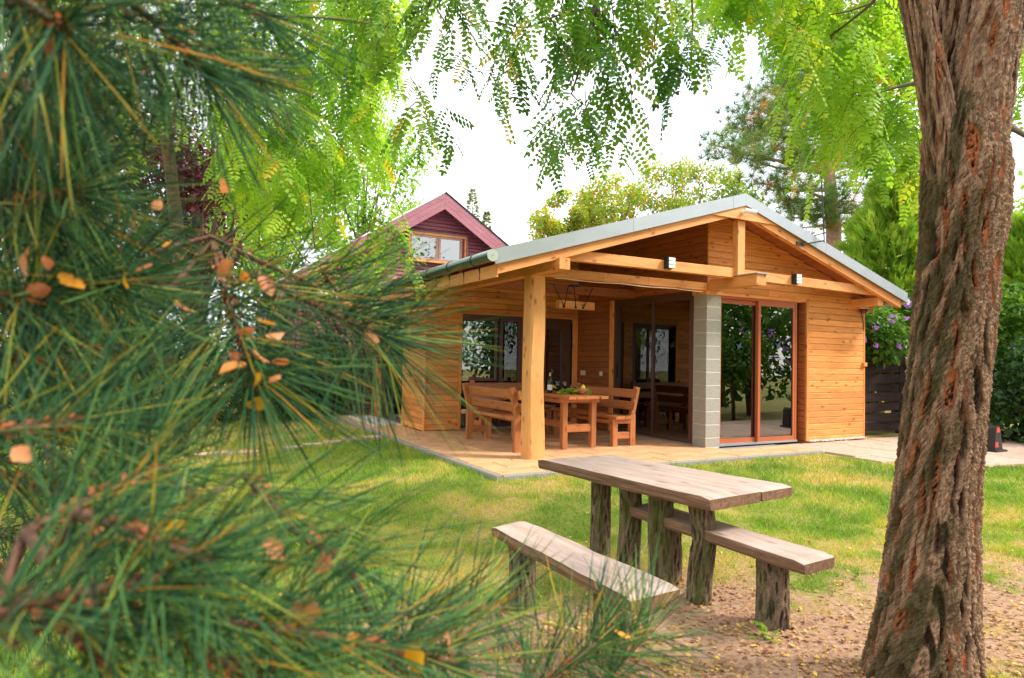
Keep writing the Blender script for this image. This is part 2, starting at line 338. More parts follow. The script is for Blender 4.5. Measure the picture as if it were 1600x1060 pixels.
def gridmesh(name, xs, ys):
    X, Y = np.meshgrid(xs, ys); Z = gz(X, Y); n = len(xs); m = len(ys)
    V = np.stack([X, Y, Z], -1).reshape(-1, 3); i = np.arange(m-1)[:, None]*n+np.arange(n-1)[None]
    Q = np.stack([i, i+1, i+n+1, i+n], -1).reshape(-1, 4)
    return npmesh(name, V, [Q], {'bare': bare(X, Y).ravel(), 'straw': straw(X, Y).ravel()}, True)
xs = np.unique(np.concatenate([np.linspace(-60, -9.5, 14), np.linspace(-9.5, 7, 300), np.linspace(7, 60, 14)]))
ys = np.unique(np.concatenate([np.linspace(-60, -8, 14), np.linspace(-8, 9, 300), np.linspace(9, 70, 14)]))
m, nt, b, Nn, L = newmat('lawn_ground'); M['ground'] = m
ab = Nn.new('ShaderNodeAttribute'); ab.attribute_name = 'bare'; as_ = Nn.new('ShaderNodeAttribute'); as_.attribute_name = 'straw'
tcd = Nn.new('ShaderNodeTexCoord'); n1 = Nn.new('ShaderNodeTexNoise'); n1.inputs['Scale'].default_value = 28; n1.inputs['Detail'].default_value = 8; n1.inputs['Roughness'].default_value = .7; L.new(tcd.outputs['Object'], n1.inputs['Vector'])
earth = ramp(Nn, [(.25, (.20, .11, .065)), (.5, (.42, .255, .165)), (.75, (.56, .37, .25))]); L.new(n1.outputs['Fac'], earth.inputs[0])
turf = ramp(Nn, [(.3, (.09, .13, .025)), (.6, (.22, .24, .05)), (.8, (.38, .30, .10))]); L.new(n1.outputs['Fac'], turf.inputs[0])
dry = ramp(Nn, [(.3, (.30, .20, .07)), (.7, (.55, .40, .16))]); L.new(n1.outputs['Fac'], dry.inputs[0])
x1 = Nn.new('ShaderNodeMix'); x1.data_type = 'RGBA'; L.new(as_.outputs['Fac'], x1.inputs[0]); L.new(turf.outputs[0], x1.inputs[6]); L.new(dry.outputs[0], x1.inputs[7])
x2 = Nn.new('ShaderNodeMix'); x2.data_type = 'RGBA'; L.new(ab.outputs['Fac'], x2.inputs[0]); L.new(x1.outputs[2], x2.inputs[6]); L.new(earth.outputs[0], x2.inputs[7])
L.new(x2.outputs[2], b.inputs['Base Color']); b.inputs['Roughness'].default_value = .95; b.inputs['Specular IOR Level'].default_value = .1
bp = Nn.new('ShaderNodeBump'); bp.inputs['Strength'].default_value = .8; bp.inputs['Distance'].default_value = .03; L.new(n1.outputs['Fac'], bp.inputs['Height']); L.new(bp.outputs[0], b.inputs['Normal'])
tag(link('lawn', gridmesh('lawn', xs, ys), M['ground']), 'lawn of green and straw coloured grass with bare earth around the log table', kind='structure')

# patio of rectangular slabs on a bed with kerb
pat = tag(link('patio', MB().box((PX+.03, PY+.03, -.3), (.0, 3.42, -.022)).box((.0, PY+.03, -.3), (1.5, -.0, -.022)).box((PX+.03, 3.42, -.3), (-3.2, 7.0, -.022)).mesh('patio'), M['kerb']), 'sandstone slab patio under the porch', kind='structure')
rs = random.Random(3)
def slab(x0, y0, x1, y1, zt, mat, parent, name='slab', jit=.003):
    if x1-x0 < .06 or y1-y0 < .06: return
    key = ('slab', round(x1-x0, 3), round(y1-y0, 3), mat.name)
    if key not in _bm:
        w, h = x1-x0-.011, y1-y0-.011; c = .009; V = []
        for z, k in ((-.035, 0), (-c, 0), (0, c)):
            V += [(-w/2+k, -h/2+k, z), (w/2-k, -h/2+k, z), (w/2-k, h/2-k, z), (-w/2+k, h/2-k, z)]
        Q = [(8, 9, 10, 11)]+[(r*4+i, r*4+(i+1) % 4, r*4+4+(i+1) % 4, r*4+4+i) for r in (0, 1) for i in range(4)]
        _bm[key] = npmesh(name, V, [Q]); _bm[key].materials.append(mat)
    o = link(name, _bm[key], None, parent, loc=((x0+x1)/2, (y0+y1)/2, zt+rs.uniform(-jit, jit)))
    o.rotation_euler = (rs.uniform(-.003, .003), rs.uniform(-.003, .003), 0)
W0, H0 = .62, .42
y = PY+.09; row = 0
while y < 3.3:
    x = PX+.09-(row % 2)*W0/2; xe = 1.48 if y < -.3 else -.02
    while x < xe:
        a, c = max(x, PX+.09), min(x+W0, xe)
        ye = y+H0
        if y < -.3 and ye > -.25 and a >= -.02: ye = -.25
        slab(a, y, c, min(ye, 3.42), -.001, M['slab'], pat)
        x += W0
    y += H0; row += 1
y = 3.42
while y < 6.5:
    slab(PX+.09, y, PX+.4, y+.42, -.002, M['slab'], pat); slab(PX+.4, y, -3.21, y+.42, -.001, M['slab'], pat); y += .42
for i in range(13):                                            # kerb stones
    y0 = PY+i*.58; board('kerb_stone', (PX+.043, y0+.003, -.055), (PX+.043, y0+.577, -.055), .11, .08, M['kerb'], pat, ch=.012)
for i in range(9):
    x0 = PX+.09+i*.6; board('kerb_stone', (x0+.003, PY+.045, -.055), (min(x0+.597, 1.48), PY+.045, -.055), .11, .08, M['kerb'], pat, ch=.012)
# paved path to the right
pth = tag(link('garden_path', MB().box((1.52, -.25, -.3), (9, -.003, -.05)).mesh('path'), M['mortar']), 'pale flagstone path running right from the porch behind the big trunk', kind='structure')
y = -.03; row = 0
while y > -3.1:
    x = 1.5-(row % 3)*.23
    hgt = (.44, .36, .5)[row % 3]
    while x < 8.6:
        ww = rs.choice((.4, .55, .7))
        if inpoly(np.array(x+ww/2), np.array(y-hgt/2), PATH): slab(x, y-hgt, x+ww, y, -.028, M['flag'], pth, 'flagstone', .006)
        x += ww
    y -= hgt; row += 1
# row of edging stones crossing the left lawn
row_ = tag(link('stone_edging', MB().box((-6.9, 3.04, -.3), (-4.0, 3.18, -.20)).mesh('edging'), M['mortar']), 'row of pale edging stones laid across the left lawn', kind='structure')
for i in range(9):
    if i in (3,): continue
    x0 = -6.8+i*.31; z = float(gz(x0, 3.1)); board('edging_stone', (x0, 3.1+rs.uniform(-.015, .015), z+.012), (x0+.285, 3.1+rs.uniform(-.015, .015), z+.012), .09, .13, M['flag'], row_, ch=.02)
# gravel strip along the left wall
n = 2600; gx = RNG.uniform(-3.9, -3.2, n); gy = RNG.uniform(6.5, 11, n)
def scatter_template(T, F, P, Rm, s, tint=None):
    """T (k,3) template, F face arrays, P (n,3), Rm (n,3,3) columns=axes, s (n,)"""
    V = np.einsum('nij,kj->nki', Rm*s[:, None, None], T)+P[:, None]
    k = len(T); off = (np.arange(len(P))*k)[:, None, None]
    Fs = [(np.asarray(f)[None]+off).reshape(-1, np.asarray(f).shape[1]) for f in F]
    at = None if tint is None else {'tint': np.repeat(tint, k)}
    return V.reshape(-1, 3), Fs, at
def rand_rot(n, rng=RNG):
    q = unit(rng.normal(size=(n, 4))); a, b_, c, d = q.T
    return np.stack([np.stack([1-2*(c*c+d*d), 2*(b_*c-a*d), 2*(b_*d+a*c)], -1), np.stack([2*(b_*c+a*d), 1-2*(b_*b_+d*d), 2*(c*d-a*b_)], -1), np.stack([2*(b_*d-a*c), 2*(c*d+a*b_), 1-2*(b_*b_+c*c)], -1)], -2)
octV = np.array([(1, 0, 0), (-1, 0, 0), (0, .8, 0), (0, -.8, 0), (0, 0, .6), (0, 0, -.6)]); octF = np.array([(0, 2, 4), (2, 1, 4), (1, 3, 4), (3, 0, 4), (2, 0, 5), (1, 2, 5), (3, 1, 5), (0, 3, 5)])
gxa = np.concatenate([gx, RNG.uniform(-3.75, -3.19, 900), RNG.uniform(2.3, 3.8, 260)]); gya = np.concatenate([gy, RNG.uniform(4.4, 6.5, 900), -.02-np.abs(RNG.normal(0, .035, 260))])
gzz = np.where(gya > 6.45, -.045, .004)
V, Fs, _ = scatter_template(octV, [octF], np.stack([gxa, gya, gzz], 1), rand_rot(len(gxa)), RNG.uniform(.012, .026, len(gxa)))
tag(link('gravel', npmesh('gravel', V, Fs), M['gravel']), 'white gravel strip along the foot of the wooden house', kind='stuff')

# ------------------------------------------------------------------ wooden house
XL, XR, XM, ZM, SL, YF = -3.908, 4.077, .108, 3.711, .297, -.622
XW, YB, YE = -3.17, 3.43, 6.3
def ztop(x): return ZM-SL*abs(x-XM)
H = thing('wooden_house', 'honey coloured wooden house with open corner porch and low metal gable roof', 'house', (0, 0, 0))
PIT_B = .1035
def tboard(name, org, ux, u0a, u1a, u0b, u1b, z0, z1, th, mat, parent):
    """siding board on a vertical wall: bottom u range a, top u range b; front face toward nrm, V-groove edges"""
    ux = np.array(ux, float); nrm = np.array([ux[1], -ux[0], 0.]); g = .009
    org = np.array(org, float); c = org+ux*(u0a+u1a)/2; c = np.array([c[0], c[1], (z0+z1)/2])
    key = ('tb', round(u1a-u0a, 3), round(u1b-u0b, 3), round(u0b-u0a, 3), round(z1-z0, 3), th, mat.name)
    if key not in _bm:
        h = (z1-z0)/2; mu = (u0a+u1a)/2
        def pt(u, z, d): return (u-mu, -d, z)
        ring = lambda ua, ub: [pt(ua, -h, 0), pt(ua, -h, th-g), pt(ua, -h+g, th), pt(ub, h-g, th), pt(ub, h, th-g), pt(ub, h, 0)]
        V = ring(u0a, u0b)+ring(u1a, u1b)
        Q = [(i, i+6, i+7, i+1) for i in range(5)]; T = [(0, i, i+1) for i in range(1, 5)]+[(6, 6+i+1, 6+i) for i in range(1, 5)]
        _bm[key] = npmesh(name, V, [Q, T]); _bm[key].materials.append(mat)
    Mx = Matrix(((ux[0], -nrm[0], 0, c[0]), (ux[1], -nrm[1], 0, c[1]), (0, 0, 1, c[2]), (0, 0, 0, 1)))
    return link(name, _bm[key], None, parent, mw=Mx)
def siding(parent, org, ux, length, z0, z1, cuts=(), top=None, th=.022, mat=None, pitch=PIT_B, rnd=None):
    """horizontal boards; cuts (u0,u1,z0,z1); top = (function u-range at height z)"""
    z = z0; rnd = rnd or random.Random(1)
    while z < z1-.01:
        ze = min(z+pitch, z1); ra, rb = (0, length), (0, length)
        if top: ra, rb = top(z), top(ze)
        if ra is None: break
        if rb is None: rb = ((ra[0]+ra[1])/2-.02, (ra[0]+ra[1])/2+.02)
        segs = [(ra[0], ra[1])]
        for (c0, c1, cz0, cz1) in cuts:
            if cz0 < (z+ze)/2 < cz1:
                ns = []
                for s0, s1 in segs:
                    if c1 <= s0 or c0 >= s1: ns.append((s0, s1)); continue
                    if c0 > s0: ns.append((s0, c0))
                    if c1 < s1: ns.append((c1, s1))
                segs = ns
        for s0, s1 in segs:
            if s1-s0 < .012: continue
            cutsj = [s0]
            if s1-s0 > 2.6 and rnd.random() < .6: cutsj.append(s0+(s1-s0)*rnd.choice((.35, .5, .62)))
            cutsj.append(s1)
            for a, c in zip(cutsj[:-1], cutsj[1:]):
                tboard('siding_board', org, ux, a+.0008, c-.0008, (rb[0] if a == ra[0] else a)+.0008, (rb[1] if c == ra[1] else c)-.0008, z+.0014, ze-.0014, th, mat or M['honey'], parent)
        z = ze
hm = M['honey']
DR = .10
# front wall (y = 0)
fw = link('front_wall', MB().box((2.25, .0, -.05), (3.80, .16, 2.33)).prism([(.02, 2.33), (3.80, 2.33), (3.80, ztop(3.8)-.18), (XM, ztop(XM)-.18), (.02, ztop(.02)-.18)], .0, .16).mesh('front_wall'), M['decking'], H)
def gab(x0, x1):
    def f(z):
        a, c = x0, x1; zz = z+.128
        if zz > ztop(x1): c = XM+(ZM-zz)/SL
        if zz > ztop(x0): a = XM-(ZM-zz)/SL
        return None if c-a < .05 else (a, c)
    return f
siding(fw, (0, 0, 0), (1, 0, 0), 3.8, -.03, 3.53, cuts=[(-.1, 2.30, -.1, 2.366)], top=gab(.0, 3.815), th=.022)
# corner board at the wall's right end and casing of the door opening
board('corner_board', (3.80, -.012, -.04), (3.80, -.012, 2.42), .05, .03, hm, fw, up=(1, 0, 0))
board('door_casing', (2.275, -.014, 0), (2.275, -.014, 2.366), .05, .03, hm, fw, up=(1, 0, 0))
for k in range(23):                                         # board ends showing in the door reveal
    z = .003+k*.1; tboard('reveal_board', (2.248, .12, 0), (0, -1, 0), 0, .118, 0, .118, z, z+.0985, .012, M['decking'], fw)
board('lintel_board', (.30, .06, 2.335), (2.25, .06, 2.335), .06, .13, hm, fw)
# right wall of the house
rw = link('right_wall', MB().box((3.66, .165, -.05), (3.80, YE, 2.45)).mesh('right_wall'), hm, H)
# block pillar
pil = link('block_pillar', MB().box((.0045, .0045, -.02), (.2915, .2705, 2.3)).mesh('pillar'), M['mortar'], H)
z = 0; k = 0
while z < 2.29:
    hgt = .142 if k == 0 else .198; ze = min(z+hgt, 2.3)
    board('block', (.001+random.uniform(-.002, .002), .1375, (z+ze)/2), (.295+random.uniform(-.002, .002), .1375, (z+ze)/2), ze-z-.013, .273, M['block'], pil, ch=.006); z = ze; k += 1
board('pillar_plate', (-.03, .13, 2.332), (.33, .13, 2.332), .06, .3, M['beam'], H)
# side wall of the room (x = 0) seen inside the porch; facing -x
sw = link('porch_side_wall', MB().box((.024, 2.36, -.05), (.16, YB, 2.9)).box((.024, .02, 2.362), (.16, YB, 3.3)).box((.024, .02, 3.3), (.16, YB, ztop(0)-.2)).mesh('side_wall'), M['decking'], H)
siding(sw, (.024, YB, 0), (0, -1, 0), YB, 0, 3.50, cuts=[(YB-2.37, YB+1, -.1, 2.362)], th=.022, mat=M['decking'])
board('door_casing', (-.008, 2.31, 0), (-.008, 2.31, 2.36), .115, .03, hm, sw, up=(0, 1, 0))
# porch back wall (y = YB)
bw = link('porch_back_wall', MB().box((XW, YB+.003, 2.07), (.02, YB+.14, 2.64)).box((XW, YB+.003, -.05), (-2.53, YB+.14, 2.07)).box((-1.25, YB+.003, -.05), (-1.0, YB+.14, 2.07)).prism([(XW, 2.64), (.02, 2.64), (.02, ztop(0)-.2), (XW, ztop(XW)-.2)], YB+.003, YB+.14).mesh('back_wall'), M['decking'], H)
siding(bw, (0, YB, 0), (1, 0, 0), 1, 0, 3.5, cuts=[(-2.53, -1.235, -.1, 2.06), (-1.0, -.05, -.1, 2.06)], top=lambda z: (XW, -.0) if z+.2 < ztop(XW) else ((XM-(ZM-z-.2)/SL, -.0) if XM-(ZM-z-.2)/SL < -.1 else None), th=.022, mat=hm)
board('window_casing', (-2.55, YB-.034, 2.11), (-.02, YB-.034, 2.11), .10, .022, hm, bw)
board('window_casing', (-.075, YB-.036, .0), (-.075, YB-.036, 2.06), .12, .022, hm, bw, up=(1, 0, 0))
board('window_casing', (-2.515, YB-.036, .0), (-2.515, YB-.036, 2.06), .05, .022, hm, bw, up=(1, 0, 0))
board('corner_board', (XW-.012, YB-.03, 0), (XW-.012, YB-.03, 2.6), .03, .05, hm, bw, up=(1, 0, 0))
# long left wall (x = XW), facing -x
lw = link('left_wall', MB().box((XW+.003, YB+.15, -.05), (XW+.14, 4.5, 2.5)).box((XW+.003, 4.5, 2.25), (XW+.14, YE, 2.5)).box((XW+.003, 5.9, -.05), (XW+.14, YE, 2.25)).mesh('left_wall'), M['decking'], H)
siding(lw, (XW, YE, 0), (0, -1, 0), YE-YB, 0, 2.5, cuts=[(YE-5.9, YE-4.53, -.1, 2.26)], th=.022, mat=hm)

def slider(name, p0, ux, width, z0, z1, split, fm, gm, parent, nout, f=.055, overlap=.03, handle=True):
    """two-leaf sliding glass door in a wall; p0 = lower left corner, ux along, nout = outward normal"""
    p0 = np.array(p0, float); ux = np.array(ux, float); nn = np.array(nout, float); d = link(name, MB().box((0, 0, 0), (.001, .001, .001)).mesh('sill_core'), M['seal'], parent, loc=p0)
    def B(nm, u0, u1, za, zb, d0, d1, mat, par):
        a = p0+ux*u0+nn*d0; c = p0+ux*u1+nn*d1
        q = MB().box((a[0], a[1], za), (c[0], c[1], zb)); return q.build(nm, mat, par)
    B('outer_frame', 0, .03, z0, z1, -.07, .05, fm, d); B('outer_frame', width-.03, width, z0, z1, -.07, .05, fm, d)
    B('outer_frame', .03, width-.03, z1-.035, z1, -.07, .05, fm, d); B('threshold', 0, width, z0-.03, z0, -.08, .07, M['zinc'], d)
    for (u0, u1, dd) in ((.03, split+overlap, -.045), (split-overlap, width-.03, .005)):
        lf = B('door_leaf', u0, u0+f, z0, z1-.035, dd, dd+.04, fm, d)
        B('leaf_frame', u1-f, u1, z0, z1-.035, dd, dd+.04, fm, lf); B('leaf_frame', u0+f, u1-f, z0, z0+f*1.25, dd, dd+.04, fm, lf); B('leaf_frame', u0+f, u1-f, z1-.035-f*1.3, z1-.035, dd, dd+.04, fm, lf)
        B('pane', u0+f, u1-f, z0+f*1.25, z1-.035-f*1.3, dd+.016, dd+.022, gm, lf)
        for ua, ub in ((u0+f, u0+f+.012), (u1-f-.012, u1-f)): B('seal', ua, ub, z0+f*1.25, z1-.035-f*1.3, dd+.012, dd+.028, M['seal'], lf)
        if handle and dd < 0: B('handle', u0+.018, u0+.034, z0+.95, z0+1.2, dd+.04, dd+.06, M['darkmetal'], lf)
    return d
slider('sliding_door', (.30, .075, 0), (1, 0, 0), 1.765, .03, 2.305, .885, M['frame'], M['glass'], H, (0, -1, 0))
slider('sliding_door', (.045, 2.25, 0), (0, -1, 0), 1.972, .02, 2.36, 1.04, M['darkframe'], M['glass'], H, (-1, 0, 0))
slider('sliding_door', (-2.53, YB+.05, 0), (1, 0, 0), 1.28, .02, 2.06, .86, M['darkframe'], M['glass'], H, (0, -1, 0), f=.05)
slider('sliding_door', (XW+.05, 5.9, 0), (0, -1, 0), 1.37, .02, 2.25, .7, M['darkframe'], M['glass'], H, (-1, 0, 0), f=.05)
gd = link('glazed_door', MB().box((-1.0, YB+.0, .02), (-.93, YB+.07, 2.06)).mesh('stile'), M['darkframe'], H)
for a, c in (((-.36, YB, .02), (-.15, YB+.07, 2.06)), ((-.93, YB, 1.85), (-.36, YB+.07, 2.06)), ((-.93, YB, .02), (-.36, YB+.07, .2))): MB().box(a, c).build('door_frame', M['darkframe'], gd)
MB().box((-.93, YB+.03, .2), (-.36, YB+.036, 1.85)).build('pane', M['glass'], gd)
MB().tube([(-.30, YB-.03, 1.05), (-.30, YB-.03, 1.17)], .01).build('handle', M['darkmetal'], gd)
# interior: floors, inner walls
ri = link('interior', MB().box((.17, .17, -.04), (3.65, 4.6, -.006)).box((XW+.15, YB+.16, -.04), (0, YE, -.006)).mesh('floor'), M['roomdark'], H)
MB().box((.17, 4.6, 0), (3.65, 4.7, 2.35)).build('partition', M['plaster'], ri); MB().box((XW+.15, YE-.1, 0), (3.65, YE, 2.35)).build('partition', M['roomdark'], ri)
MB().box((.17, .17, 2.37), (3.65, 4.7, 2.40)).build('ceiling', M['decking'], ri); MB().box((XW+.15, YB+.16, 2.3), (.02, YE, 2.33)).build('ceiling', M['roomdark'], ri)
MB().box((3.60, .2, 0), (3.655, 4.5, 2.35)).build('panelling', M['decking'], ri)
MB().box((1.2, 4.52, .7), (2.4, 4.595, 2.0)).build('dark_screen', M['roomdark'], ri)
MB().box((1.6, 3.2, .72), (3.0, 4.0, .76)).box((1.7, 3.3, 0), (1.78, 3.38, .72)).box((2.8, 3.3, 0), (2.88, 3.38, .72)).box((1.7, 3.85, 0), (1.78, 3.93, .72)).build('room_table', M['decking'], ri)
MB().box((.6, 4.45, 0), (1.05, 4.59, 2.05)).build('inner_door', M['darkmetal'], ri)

# roof
rf = link('roof', MB().prism([(XL+.02, ztop(XL)-.05), (XM, ZM-.05), (XM, ZM-.03), (XL+.02, ztop(XL)-.03)], YF+.012, YE).prism([(XM, ZM-.05), (XR-.02, ztop(XR)-.05), (XR-.02, ztop(XR)-.03), (XM, ZM-.03)], YF+.012, YE).mesh('roof'), M['sheet'], H)
for s, xa, xb in ((0, XL+.03, XM), (1, XM, XR-.03)):          # boarded soffit, plank by plank
    n = 30; 
    for k in range(n):
        x0 = xa+(xb-xa)*k/n; x1 = xa+(xb-xa)*(k+1)/n; z0, z1 = ztop(x0)-.105, ztop(x1)-.105; xm_ = (x0+x1)/2; L_ = math.hypot(x1-x0, z1-z0)
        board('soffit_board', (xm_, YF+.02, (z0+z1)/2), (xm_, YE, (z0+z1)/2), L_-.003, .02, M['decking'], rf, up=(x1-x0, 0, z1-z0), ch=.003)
        # metal edge trim in sheets
def trim(xa, xb, nm='edge_trim'):
    MB().prism([(xa, ztop(xa)-.164), (xb, ztop(xb)-.164), (xb, ztop(xb)), (xa, ztop(xa))], YF-.004, YF+.006).prism([(xa, ztop(xa)-.172), (xb, ztop(xb)-.172), (xb, ztop(xb)-.158), (xa, ztop(xa)-.158)], YF-.016, YF-.0045).prism([(xa, ztop(xa)+.0005), (xb, ztop(xb)+.0005), (xb, ztop(xb)+.006), (xa, ztop(xa)+.006)], YF-.004, YF+.12).build(nm, M['zinc'], rf)
for a, c in ((XL, -1.93), (-1.926, -.14), (-.136, XM-.001), (XM+.001, 1.9), (1.904, XR)): trim(a, c)
MB().box((XR-.01, YF, ztop(XR)-.15), (XR-.002, YE, ztop(XR)-.01)).build('edge_trim', M['zinc'], rf)
MB().tube([(XR+.06, YF+.02, ztop(XR)-.14), (XR+.06, YE, ztop(XR)-.16)], .055, 12).build('gutter', M['gutcap'], rf)
for k in range(13): MB().box((XM+.3+k*.3, YF+.05, ztop(XM+.3+k*.3)+.004), (XM+.33+k*.3, YF+.08, ztop(XM+.3+k*.3)+.022)).build('roof_screw', M['darkmetal'], rf)
# rafters
def rafter(x0, x1, y0, y1, dz0, dz1, mat, cut0=0, nm='rafter'):
    MBb = MB().prism([(x0, ztop(x0)-dz1), (x1, ztop(x1)-dz1), (x1, ztop(x1)-dz0), (x0, ztop(x0)-dz0)], y0, y1)
    V = np.concatenate(MBb.v); c = np.array([(x0+x1)/2, (y0+y1)/2, (ztop(x0)+ztop(x1))/2-dz0]); ang = math.atan2(ztop(x1)-ztop(x0), x1-x0)
    Rm = np.array([[math.cos(ang), 0, math.sin(ang)], [0, 1, 0], [-math.sin(ang), 0, math.cos(ang)]]); MBb.v = [(V-c)@Rm.T]
    return link(nm, MBb.mesh(nm), mat, rf, mw=Matrix.Translation(c) @ Matrix.Rotation(-ang, 4, 'Y'))
bmx = M['beam']
rafter(XL+.05, XM-.005, -.585, -.50, .118, .290, bmx); rafter(XM+.005, XR-.13, -.585, -.50, .118, .290, bmx)
for yy in (.45, 1.35, 2.25, 3.15):
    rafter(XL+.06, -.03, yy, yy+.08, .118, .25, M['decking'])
# ridge gusset, king post, tie beams, purlins
MB().prism([(-.62, 3.335), (.84, 3.335), (XM, ZM-.12)], -.612, -.588).build('ridge_gusset', bmx, rf)
board('king_post', (.115, -.50, 2.535), (.115, -.50, 3.335), .145, .10, bmx, H, up=(1, 0, 0))
board('tie_beam', (-2.86, -.455, 2.572), (.0, -.455, 2.575), .135, .09, bmx, H); board('tie_beam', (.0+.004, -.452, 2.572), (3.36, -.452, 2.535), .14, .085, bmx, H)
board('purlin', (-2.985, YF-.03, 2.431), (-2.985, YE-.2, 2.431), .14, .15, bmx, H)
board('purlin', (.125, -.90, 2.445), (.125, .05, 2.445), .155, .19, bmx, H); board('beam_cap', (.125, -.925, 2.531), (.125, -.42, 2.531), .016, .23, M['zinc'], H)
board('purlin', (3.495, -.51, 2.362), (3.495, .1, 2.362), .135, .145, bmx, H)
board('wall_plate', (3.72, -.1, 2.30), (3.92, -.1, 2.30), .16, .03, bmx, H)
for a, c in ((-2.90, -1.93), (-1.925, -1.14), (-1.135, .0)): board('header_beam', (a, .05, 2.418), (c, .05, 2.418), .115, .10, bmx, H)
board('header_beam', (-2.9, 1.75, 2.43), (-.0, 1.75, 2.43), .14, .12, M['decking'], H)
# rough hewn post
def hewn(c, w, d, z0, z1):
    nz_, V, Q = 26, [], []
    for i in range(nz_+1):
        t = i/nz_; z = z0+(z1-z0)*t; o = .012*math.sin(5.2*t+1)+.006*math.sin(11*t); wl = .010*math.sin(7.3*t+2)
        tap = 1.06-.10*t
        ring = []
        cw, cd = w*tap/2, d*tap/2; ch = .025
        for (sx, sy) in ((-cw+ch, -cd), (cw-ch, -cd), (cw, -cd+ch), (cw, cd-ch), (cw-ch, cd), (-cw+ch, cd), (-cw, cd-ch), (-cw, -cd+ch)):
            ring.append((c[0]+sx+o*(1 if sx > 0 else .5)+wl*(sy < 0), c[1]+sy+o*.5, z))
        V += ring
    for i in range(nz_):
        for j in range(8): k = (j+1) % 8; Q.append((i*8+j, i*8+k, i*8+8+k, i*8+8+j))
    return np.array(V), np.array(Q)
V, Q = hewn((-2.965, .08), .225, .225, -.01, 2.358)
Vc = V-np.array([-2.965, .08, 0]); Vr = Vc[:, [2, 1, 0]]*np.array([1, 1, -1])           # local X up the post for the grain
link('porch_post', npmesh('post', Vr, [Q], smooth=False), M['post'], H, mw=Matrix(((0, 0, -1, -2.965), (0, 1, 0, .08), (1, 0, 0, 0), (0, 0, 0, 1))))
# left eave: fascia boards between rafter tails, gutter
y = YF+.05
while y < 6.0:
    board('eave_board', (XL+.055, y, 2.285), (XL+.055, y+.43, 2.285), .15, .025, bmx, rf); 
    board('rafter_tail', (XL+.045, y+.445, 2.31), (XW, y+.445, 2.31+SL*(XW-XL)), .14, .03, M['fence'], rf); y += .46
gt = link('gutter', MB().tube([(XL-.05, YF-.03, 2.44), (XL-.05, 6.1, 2.42)], [.068, .068], 18, cap=False).mesh('gutter', True), M['gutter'], rf)
MB().tube([(XL-.05, YF-.036, 2.44), (XL-.05, YF-.03, 2.44)], .07, 18).build('gutter_cap', M['gutcap'], rf)
MB().tube([(XL-.05, YF-.04, 2.44), (XL-.05, YF-.03, 2.44)], .012, 10).build('cap_rivet', M['zinc'], rf)
for k in range(9): MB().tube([(XL-.05, YF+.42+k*.72, 2.44-.002*k), (XL-.05, YF+.44+k*.72, 2.44-.002*k)], .073, 18).build('gutter_bracket', M['darkmetal'], rf)
for k in range(16):                                          # clay tiles showing behind the far end of the gutter
    MB().tube([(XL+.10, 4.2+k*.12, 2.56), (XL+.45, 4.2+k*.12, 2.67)], .045, 8).build('roof_tile', M['tile'], rf)
MB().box((XL+.06, 4.1, 2.585), (XL+.34, 6.1, 2.605)).build('tile_flashing', M['redsheet'], rf)
# cable along the header
cz = [(x, -.02, 2.355-.012*abs(math.sin((x+2.6)*3.3))-.012) for x in np.linspace(-2.72, -.1, 60)]
tag(MB().tube(cz, .006, 6).build('cable', M['cream']), 'thin pale cable sagging along the porch header beam', 'cable')

# ------------------------------------------------------------------ fixtures on the house
def wall_lamp(p, label):
    t = thing('wall_lamp', label, 'lamp', p, 'white box lamps on the tie beam')
    x, y, z = p
    MB().box((x-.065, y-.03, z-.075), (x+.065, y, z+.075)).build('back_plate', M['darkmetal'], t)
    for k in range(3): MB().box((x-.052, y-.09, z-.068+k*.049), (x+.058, y-.031, z-.029+k*.049)).build('diffuser', M['white'], t)
    MB().box((x-.07, y-.085, z-.078), (x-.054, y-.031, z+.078)).build('side_plate', M['darkmetal'], t)
p = hit(1043, 412, 'y', -.50); wall_lamp((p[0], -.501, p[2]), 'white louvred box lamp on the tie beam above the porch opening')
p = hit(1241, 437, 'y', -.495); wall_lamp((p[0], -.496, p[2]), 'white louvred box lamp on the tie beam right of the projecting beam')
p = hit(1160, 332, 'y', -.612)
t = thing('security_camera', 'small white bullet security camera under the ridge of the wooden house', 'camera', p)
MB().tube([p, p+np.array([0, -.03, 0])], .03, 14).build('mount', M['white'], t); MB().tube([p+np.array([0, -.03, 0]), p+np.array([.03, -.06, -.01])], .013, 8).build('arm', M['white'], t)
a = p+np.array([.0, -.05, .015]); e = p+np.array([.12, -.16, -.02])
MB().tube([a, e], .034, 16).build('housing', M['white'], t); MB().tube([e, e+(e-a)*.03], .031, 16).build('lens', M['black'], t)
p = hit(1252, 382, 'y', -.59); q = hit(1288, 376, 'y', -.70); q2 = hit(1283, 268, 'y', -.70)
t = thing('antenna_mast', 'black bracket with thin vertical mast on the right gable rafter', 'antenna', p)
MB().box((p[0]-.12, -.60, p[2]-.03), (p[0]+.06, -.586, p[2]+.03)).build('bracket_plate', M['darkmetal'], t)
MB().tube([p+np.array([0, -.01, 0]), q], .013, 8).build('arm', M['darkmetal'], t); MB().tube([q-np.array([0, 0, .03]), q2], .011, 8).build('mast', M['darkmetal'], t); MB().tube([q2-np.array([0,0,.1]), q2], .018, 8).build('mast_tip', M['darkmetal'], t)
t = thing('alarm_siren', 'dark red alarm lamp under the right eave beam', 'alarm', (3.66, -.09, 2.2))
MB().lathe([(.0, 0), (.085, 0), (.085, .018), (0, .018)], (3.66, -.1, 2.272), 18).build('base', M['white'], t); MB().lathe([(0, -.075), (.04, -.07), (.07, -.04), (.078, 0), (0, 0)], (3.66, -.1, 2.271), 18).build('dome', plain('dark_red_glass', (.12, .01, .012), .2, bump=0), t)
